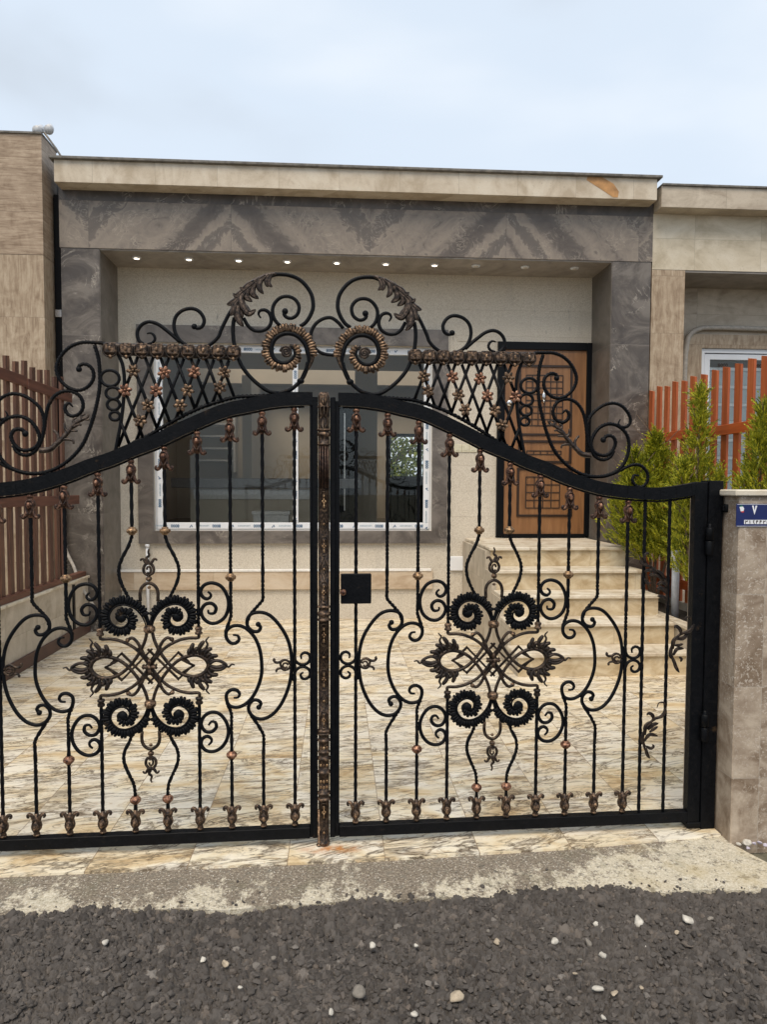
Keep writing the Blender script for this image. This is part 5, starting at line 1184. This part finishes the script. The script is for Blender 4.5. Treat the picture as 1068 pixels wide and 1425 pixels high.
# tree seen through the far window of the room
def far_tree(x, y, h, seed, label):
    rng = np.random.default_rng(seed); root = thing('garden_tree', label, 'tree', (x, y, 0), 'trees behind the house')
    n_ = 900; p = rng.normal(size=(n_, 3)); p /= np.linalg.norm(p, axis=1)[:, None]; p *= (rng.random(n_)**.4)[:, None]; p = p*np.array([1.2, 1.2, h*.36])+np.array([x, y, h*.62])
    d = rng.normal(size=(n_, 3)); d /= np.linalg.norm(d, axis=1)[:, None]
    V, cnt = sprays(p, d, rng.uniform(.2, .4, n_), 9, rng, .022)
    V = V-np.array([x, y, 0]); me = bpy.data.meshes.new('crown'); me.from_pydata(V.tolist(), [], [tuple(range(i*5, i*5+5)) for i in range(cnt)]); me.materials.append(M['thujad'])
    o = bpy.data.objects.new('crown', me); COL.objects.link(o); o.parent = root
    mb = MB().sweep([(x, y, -.06), (x+.05, y, h*.4), (x, y, h*.9)], [.10, .07, .02], 8, ref=(0, 1, .01))
    for i in range(14):
        a = rng.random()*6.28; z0 = h*rng.uniform(.3, .8); mb.sweep([(x, y, z0), (x+math.cos(a)*.5, y+math.sin(a)*.5, z0+.4), (x+math.cos(a)*1.1, y+math.sin(a)*1.1, z0+.9)], [.03, .018, .006], 6, ref=(.1, .2, 1))
    mb.build('trunk', M['bark'], root)
far_tree(1.3, 18.5, 3.4, 21, 'leafy tree outside the far window of the room, left of two'); far_tree(4.0, 19.5, 3.0, 22, 'leafy tree outside the far window of the room, right of two')
# ------------------------------------------------------------------ pipes, cable
pc = onY(941, 800, 6.45)[0]
pp = thing('plastic_pipe', 'upright grey plastic pipe with a socket end, standing in the garden bed', 'pipe', (pc, 6.45, .345))
MB().lathe([(.034, .34), (.034, .90)], (pc, 6.45, 0), 16).build('pipe', M['pvc'], pp)
MB().lathe([(.041, .865), (.042, .87), (.042, .95), (.044, .955), (.044, .968), (.033, .968), (.033, .93)], (pc, 6.45, 0), 16).build('socket_end', M['pvc'], pp)
kq = [onY(88, 700, 7.7), onY(90, 760, 7.68), onY(103, 790, 7.66), onY(112, 815, 7.62), onY(130, 843, 7.58)]
mb = MB().sweep(spline(kq, .02), .017, 8); kl = np.mean(kq, 0)
solo('flexible_conduit', mb, M['cable'], 'loose grey flexible conduit hanging beside the left marble pillar', 'conduit', None, tuple(kl))
# ------------------------------------------------------------------ gravel: one heap nobody could count, and the pale pebbles one can
def ico():
    t = (1+5**.5)/2
    v = np.array([(-1,t,0),(1,t,0),(-1,-t,0),(1,-t,0),(0,-1,t),(0,1,t),(0,-1,-t),(0,1,-t),(t,0,-1),(t,0,1),(-t,0,-1),(-t,0,1)], float); v /= np.linalg.norm(v[0])
    f = [(0,11,5),(0,5,1),(0,1,7),(0,7,10),(0,10,11),(1,5,9),(5,11,4),(11,10,2),(10,7,6),(7,1,8),(3,9,4),(3,4,2),(3,2,6),(3,6,8),(3,8,9),(4,9,5),(2,4,11),(6,2,10),(8,6,7),(9,8,1)]
    return v, np.array(f)
def ico2():
    v, f = ico(); v = v.tolist(); cache = {}; out = []
    def mid(a, b):
        k = (min(a, b), max(a, b))
        if k not in cache:
            p = (np.array(v[a])+np.array(v[b])); v.append((p/np.linalg.norm(p)).tolist()); cache[k] = len(v)-1
        return cache[k]
    for a, b, c in f: ab, bc, ca = mid(a, b), mid(b, c), mid(c, a); out += [(a, ab, ca), (b, bc, ab), (c, ca, bc), (ab, bc, ca)]
    return np.array(v), np.array(out)
IV, IF = ico2()
def stones(P, S, rng, rough=.16, flat=.62):
    k = len(P); nv = len(IV)
    ax = rng.normal(size=(k, 3, 3)); Q, _ = np.linalg.qr(ax)
    sc = np.stack([rng.uniform(.75, 1.35, k), rng.uniform(.65, 1.1, k), rng.uniform(.5, .9, k)], 1)*S[:, None]
    # a few flattened facets: clip the sphere against random planes
    V = np.repeat(IV[None], k, 0)
    for _i in range(9):
        nrm = rng.normal(size=(k, 3)); nrm /= np.linalg.norm(nrm, axis=1)[:, None]; h = rng.uniform(.5, .82, k)
        dt = np.einsum('kvi,ki->kv', V, nrm)-h[:, None]; V = V-np.clip(dt, 0, None)[..., None]*nrm[:, None, :]
    V = V*(1+rng.normal(size=(k, nv, 1))*rough*.35)
    V = V*sc[:, None, :]; V = np.einsum('kvi,kij->kvj', V, Q); V[..., 2] *= flat+.2
    return (V+P[:, None, :]).reshape(-1, 3), (IF[None]+np.arange(k)[:, None, None]*nv).reshape(-1, 3)
def edge_y(x):
    return 2.632+.014*np.sin(x*2.1)+.010*np.sin(x*7.3+1)+.008*np.sin(x*19.)+.005*np.sin(x*53.)
rng = np.random.default_rng(4)
def scatter(nx, smin, smax, power, zlo, zhi, x0=-2.4, x1=3.1, y0=1.45):
    X_ = rng.uniform(x0, x1, nx); Y_ = rng.uniform(y0, 2.75, nx); e_ = edge_y(X_)
    e_ = np.where(X_ > 1.75, 2.98, e_)
    keep = (Y_ < e_+rng.exponential(.012, nx)-.006); X_, Y_ = X_[keep], Y_[keep]; k = len(X_)
    S_ = smin+(smax-smin)*rng.random(k)**power
    zz_ = -.035+.012*np.sin(X_*3.1+Y_*2)+.010*np.sin(X_*7-Y_*9)+.010*np.clip((Y_-2.1)*2, -1, 1)
    return np.stack([X_, Y_, zz_+rng.uniform(zlo, zhi, k)], 1), S_
def weighted_cells(X_, Y_, cs, rng, wj):
    """nearest and second nearest stone of a jittered lattice, stones of unequal size"""
    nx, ny = 700, 400
    jx = rng.uniform(-.42, .42, (nx, ny)); jy = rng.uniform(-.42, .42, (nx, ny)); wt = rng.uniform(0, wj, (nx, ny))*cs
    ix = np.floor(X_/cs).astype(int); iy = np.floor(Y_/cs).astype(int)
    f1 = np.full(X_.shape, 9.); f2 = f1.copy(); cx_ = np.zeros(X_.shape); cy_ = cx_.copy(); idn = np.zeros(X_.shape, int)
    for a in (-1, 0, 1):
        for b_ in (-1, 0, 1):
            ii, jj = ix+a, iy+b_; px_ = (ii+.5+jx[ii % nx, jj % ny])*cs; py_ = (jj+.5+jy[ii % nx, jj % ny])*cs
            dd = np.hypot(X_-px_, (Y_-py_)*1.0)-wt[ii % nx, jj % ny]
            m1 = dd < f1; f2 = np.where(m1, f1, np.minimum(f2, dd)); cx_ = np.where(m1, px_, cx_); cy_ = np.where(m1, py_, cy_); idn = np.where(m1, (ii % nx)*ny+jj % ny, idn); f1 = np.where(m1, dd, f1)
    return f1, f2, cx_, cy_, idn
nX, nY = 1720, 380
gx = np.linspace(-2.9, 2.75, nX); gy = np.linspace(1.5, 2.76, nY); XX, YY = np.meshgrid(gx, gy)
wx = XX+.0035*np.sin(YY*310+XX*90)+.002*np.sin(XX*700); wy = YY+.0035*np.sin(XX*280-YY*120)+.002*np.sin(YY*640)
low = -.030+.010*np.sin(XX*3.1+YY*2)+.007*np.sin(XX*7-YY*9)+.008*np.clip((YY-2.1)*2, -1, 1)
H_ = np.full(XX.shape, -1.); T_ = np.zeros(XX.shape)
for cs, wj, crack_, hgt, keep_ in ((.034, .42, .0080, .024, .33), (.022, .40, .0062, .0175, .72), (.0125, .35, .0042, .010, 1.)):
    f1, f2, cx_, cy_, idn = weighted_cells(wx, wy, cs, rng, wj)
    N_ = 700*400; rh = rng.random(N_); rk = rng.random(N_); tx = rng.normal(0, .30, N_); ty = rng.normal(0, .30, N_); tn = rng.random(N_)
    g_ = np.clip((f2-f1)/crack_, 0, 1); g_ = g_*g_*(3-2*g_)
    dome = 1-.42*np.clip(f1+.4*cs*wj, 0, None)**2/(cs*.5)**2
    h_ = hgt*(.45+.75*rh[idn])*g_*dome+(tx[idn]*(XX-cx_)+ty[idn]*(YY-cy_))*g_
    ey = edge_y(cx_); ey = np.where(cx_ > 1.78, 2.985, ey)
    inside = (cy_ < ey-.004+.035*rk[(idn*7+3) % N_]**5) & (rk[idn] < keep_+(0 if cs > .02 else 0))
    h_ = np.where(inside, h_, -.05)
    up_ = h_ > H_; H_ = np.where(up_, h_, H_); T_ = np.where(up_, tn[idn], T_)
fine = .0012*np.sin(XX*900+3*np.sin(YY*500))*np.sin(YY*1100+2*np.sin(XX*400))+rng.normal(0, .0006, XX.shape)
ZZ = low+H_+fine; out_ = H_ < -.02; ZZ = np.where(out_, -.045, ZZ); T_ = np.where(out_, .2, T_)
def grid_object(name, XX, YY, ZZ, T_, mat):
    ny_, nx_ = XX.shape; V_ = np.stack([XX, YY, ZZ], -1).reshape(-1, 3); r_ = np.arange(ny_-1)[:, None]*nx_+np.arange(nx_-1)[None]
    Q_ = np.stack([r_, r_+1, r_+nx_+1, r_+nx_], -1).reshape(-1, 4)
    me = bpy.data.meshes.new(name); me.vertices.add(len(V_)); me.vertices.foreach_set('co', V_.ravel()); me.loops.add(Q_.size); me.loops.foreach_set('vertex_index', Q_.ravel())
    me.polygons.add(len(Q_)); me.polygons.foreach_set('loop_start', np.arange(len(Q_))*4); me.polygons.foreach_set('loop_total', np.full(len(Q_), 4)); me.materials.append(mat)
    at = me.attributes.new('tint', 'FLOAT', 'POINT'); at.data.foreach_set('value', T_.ravel().astype(np.float32)); me.update(calc_edges=True)
    o = bpy.data.objects.new(name, me); COL.objects.link(o); return o
go = grid_object('gravel', XX, YY, ZZ, T_, M['gravel']); tag(go, 'dark grey crushed stone packed along the road in front of the gate', 'gravel', None, 'stuff')
# loose chips lying on top, mostly along the ragged edge
k = 7090; X_ = rng.uniform(-1.9, 1.78, k); Y_ = edge_y(X_)+np.r_[rng.exponential(.028, 90), -rng.uniform(0, 1.0, 5600), -rng.exponential(.12, 1400)]
Z_ = np.where(Y_ > edge_y(X_), -.006, -.016+rng.uniform(-.005, .004, k)+.010*np.sin(X_*3.1+Y_*2)+.007*np.sin(X_*7-Y_*9)); P_ = np.stack([X_, Y_, Z_], 1); S_ = np.where(Y_ > edge_y(X_), rng.uniform(.003, .011, k), rng.uniform(.0055, .0175, k)**1.)
V, Fq = stones(P_, S_, rng, .2, .5)
me = bpy.data.meshes.new('loose_chips'); me.from_pydata(V.tolist(), [], Fq.tolist()); me.materials.append(M['gravel'])
at = me.attributes.new('tint', 'FLOAT', 'POINT'); at.data.foreach_set('value', np.repeat(rng.random(k), len(IV)).astype(np.float32))
lo_ = bpy.data.objects.new('loose_chips', me); COL.objects.link(lo_); tag(lo_, 'loose dark stone chips scattered over the edge of the concrete', 'stone chips', None, 'stuff')
# coarse bed of the road beyond
gx = np.linspace(-6, 6, 90); gy = np.linspace(-2.0, 2.74, 60); XX, YY = np.meshgrid(gx, gy)
ZZ = -.046+.010*np.sin(XX*3.1+YY*2)+.007*np.sin(XX*7-YY*9)+.008*np.clip((YY-2.1)*2, -1, 1)
mb = MB(); mb.add(np.stack([XX, YY, ZZ], -1).reshape(-1, 3), [(r*90+c, r*90+c+1, (r+1)*90+c+1, (r+1)*90+c) for r in range(59) for c in range(89)], True)
struct('gravel_bed', mb, M['gravelbed'])
def pebble(px, py, wpx, label, group=None, mat='pebble', z=.012, seed=0):
    z = z-.016; c = onZ(px, py, z); s_ = wpx*.5*(c[1])/1000.*1.05
    V_, F_ = stones(np.zeros((1, 3)), np.array([s_]), np.random.default_rng(seed+int(px)), .10, .55)
    me_ = bpy.data.meshes.new('pebble'); me_.from_pydata(V_.tolist(), [], F_.tolist()); me_.materials.append(M[mat])
    for p in me_.polygons: p.use_smooth = seed % 2 == 0
    o = bpy.data.objects.new('pebble', me_); COL.objects.link(o); o.location = (c[0], c[1], z+s_*.12); return tag(o, label, 'pebble', group)
pg = 'pale pebbles among the dark gravel'
pebble(889, 1283, 20, 'largest round white pebble, on the gravel below the right half of the gate', pg, seed=2)
pebble(957, 1281, 22, 'flat pale pebble right of the largest round white one', pg)
pebble(833, 1377, 15, 'round white pebble near the bottom edge, below the middle of the right gate leaf', pg, seed=2)
pebble(636, 1389, 26, 'big sandy pebble at the bottom, half sunk in the gravel', pg, 'sandy')
pebble(577, 1411, 15, 'white pebble with dark speck at the very bottom of the photo', pg)
pebble(692, 1312, 14, 'tan angular pebble in the middle of the gravel', pg, 'sandy')
pebble(500, 1381, 26, 'long grey brown pebble lying flat left of the big sandy one', pg, 'greypeb')
PBX = [772,820,830,943,518,381,282,314,146,989,841,893,899,680,579,855,840,807,461,801,334,989.5]
for i, (a, b, w_) in enumerate([(772,1310,13),(820,1312,12),(830,1287,11),(943,1298,9),(518,1316,12),(381,1333,9),(282,1336,12),(314,1342,10),(146,1312,13),(989,1279,9),(841,1417,10),(893,1375,9),(899,1317,9),(680,1296,7),(579,1316,8),(855,1383,13),(840,1330,14),(807,1336,8),(461,1409,11),(801,1355,8),(334,1375,8),(989,1320,8)]):
    k_ = sorted(range(22), key=lambda q: PBX[q]).index(i); ORD = 'leftmost,second from the left,third from the left,fourth from the left,fifth from the left,sixth from the left,seventh from the left,eighth from the left,ninth from the left,tenth from the left,eleventh from the left,eleventh from the right,tenth from the right,ninth from the right,eighth from the right,seventh from the right,sixth from the right,fifth from the right,fourth from the right,third from the right,second from the right,rightmost'.split(',')
    pebble(a, b, w_, 'small pale pebble in the gravel, %s of the small ones' % ORD[k_], 'small pale pebbles in the gravel', ('pebble', 'greypeb', 'pebble', 'sandy')[i % 4], seed=i)
for i, (a, b, w_, l) in enumerate([(1029,1175,8,'small grey pebble nearest the corner of the gate pillar'), (1040,1173,16,'long grey white pebble at the foot of the gate pillar'), (1042,1181,8,'small lilac pebble just in front of the long grey white one'), (1050,1174,9,'round lilac pebble right of the long grey white one'), (1058,1173,10,'lilac pebble farthest right but one at the foot of the pillar wall'), (1066,1176,8,'lilac pebble at the right edge, foot of the pillar wall')]):
    pebble(a, b, w_, l, 'pebbles along the foot of the gate pillar', 'lilac' if i > 1 else 'pebble', z=.016, seed=i)
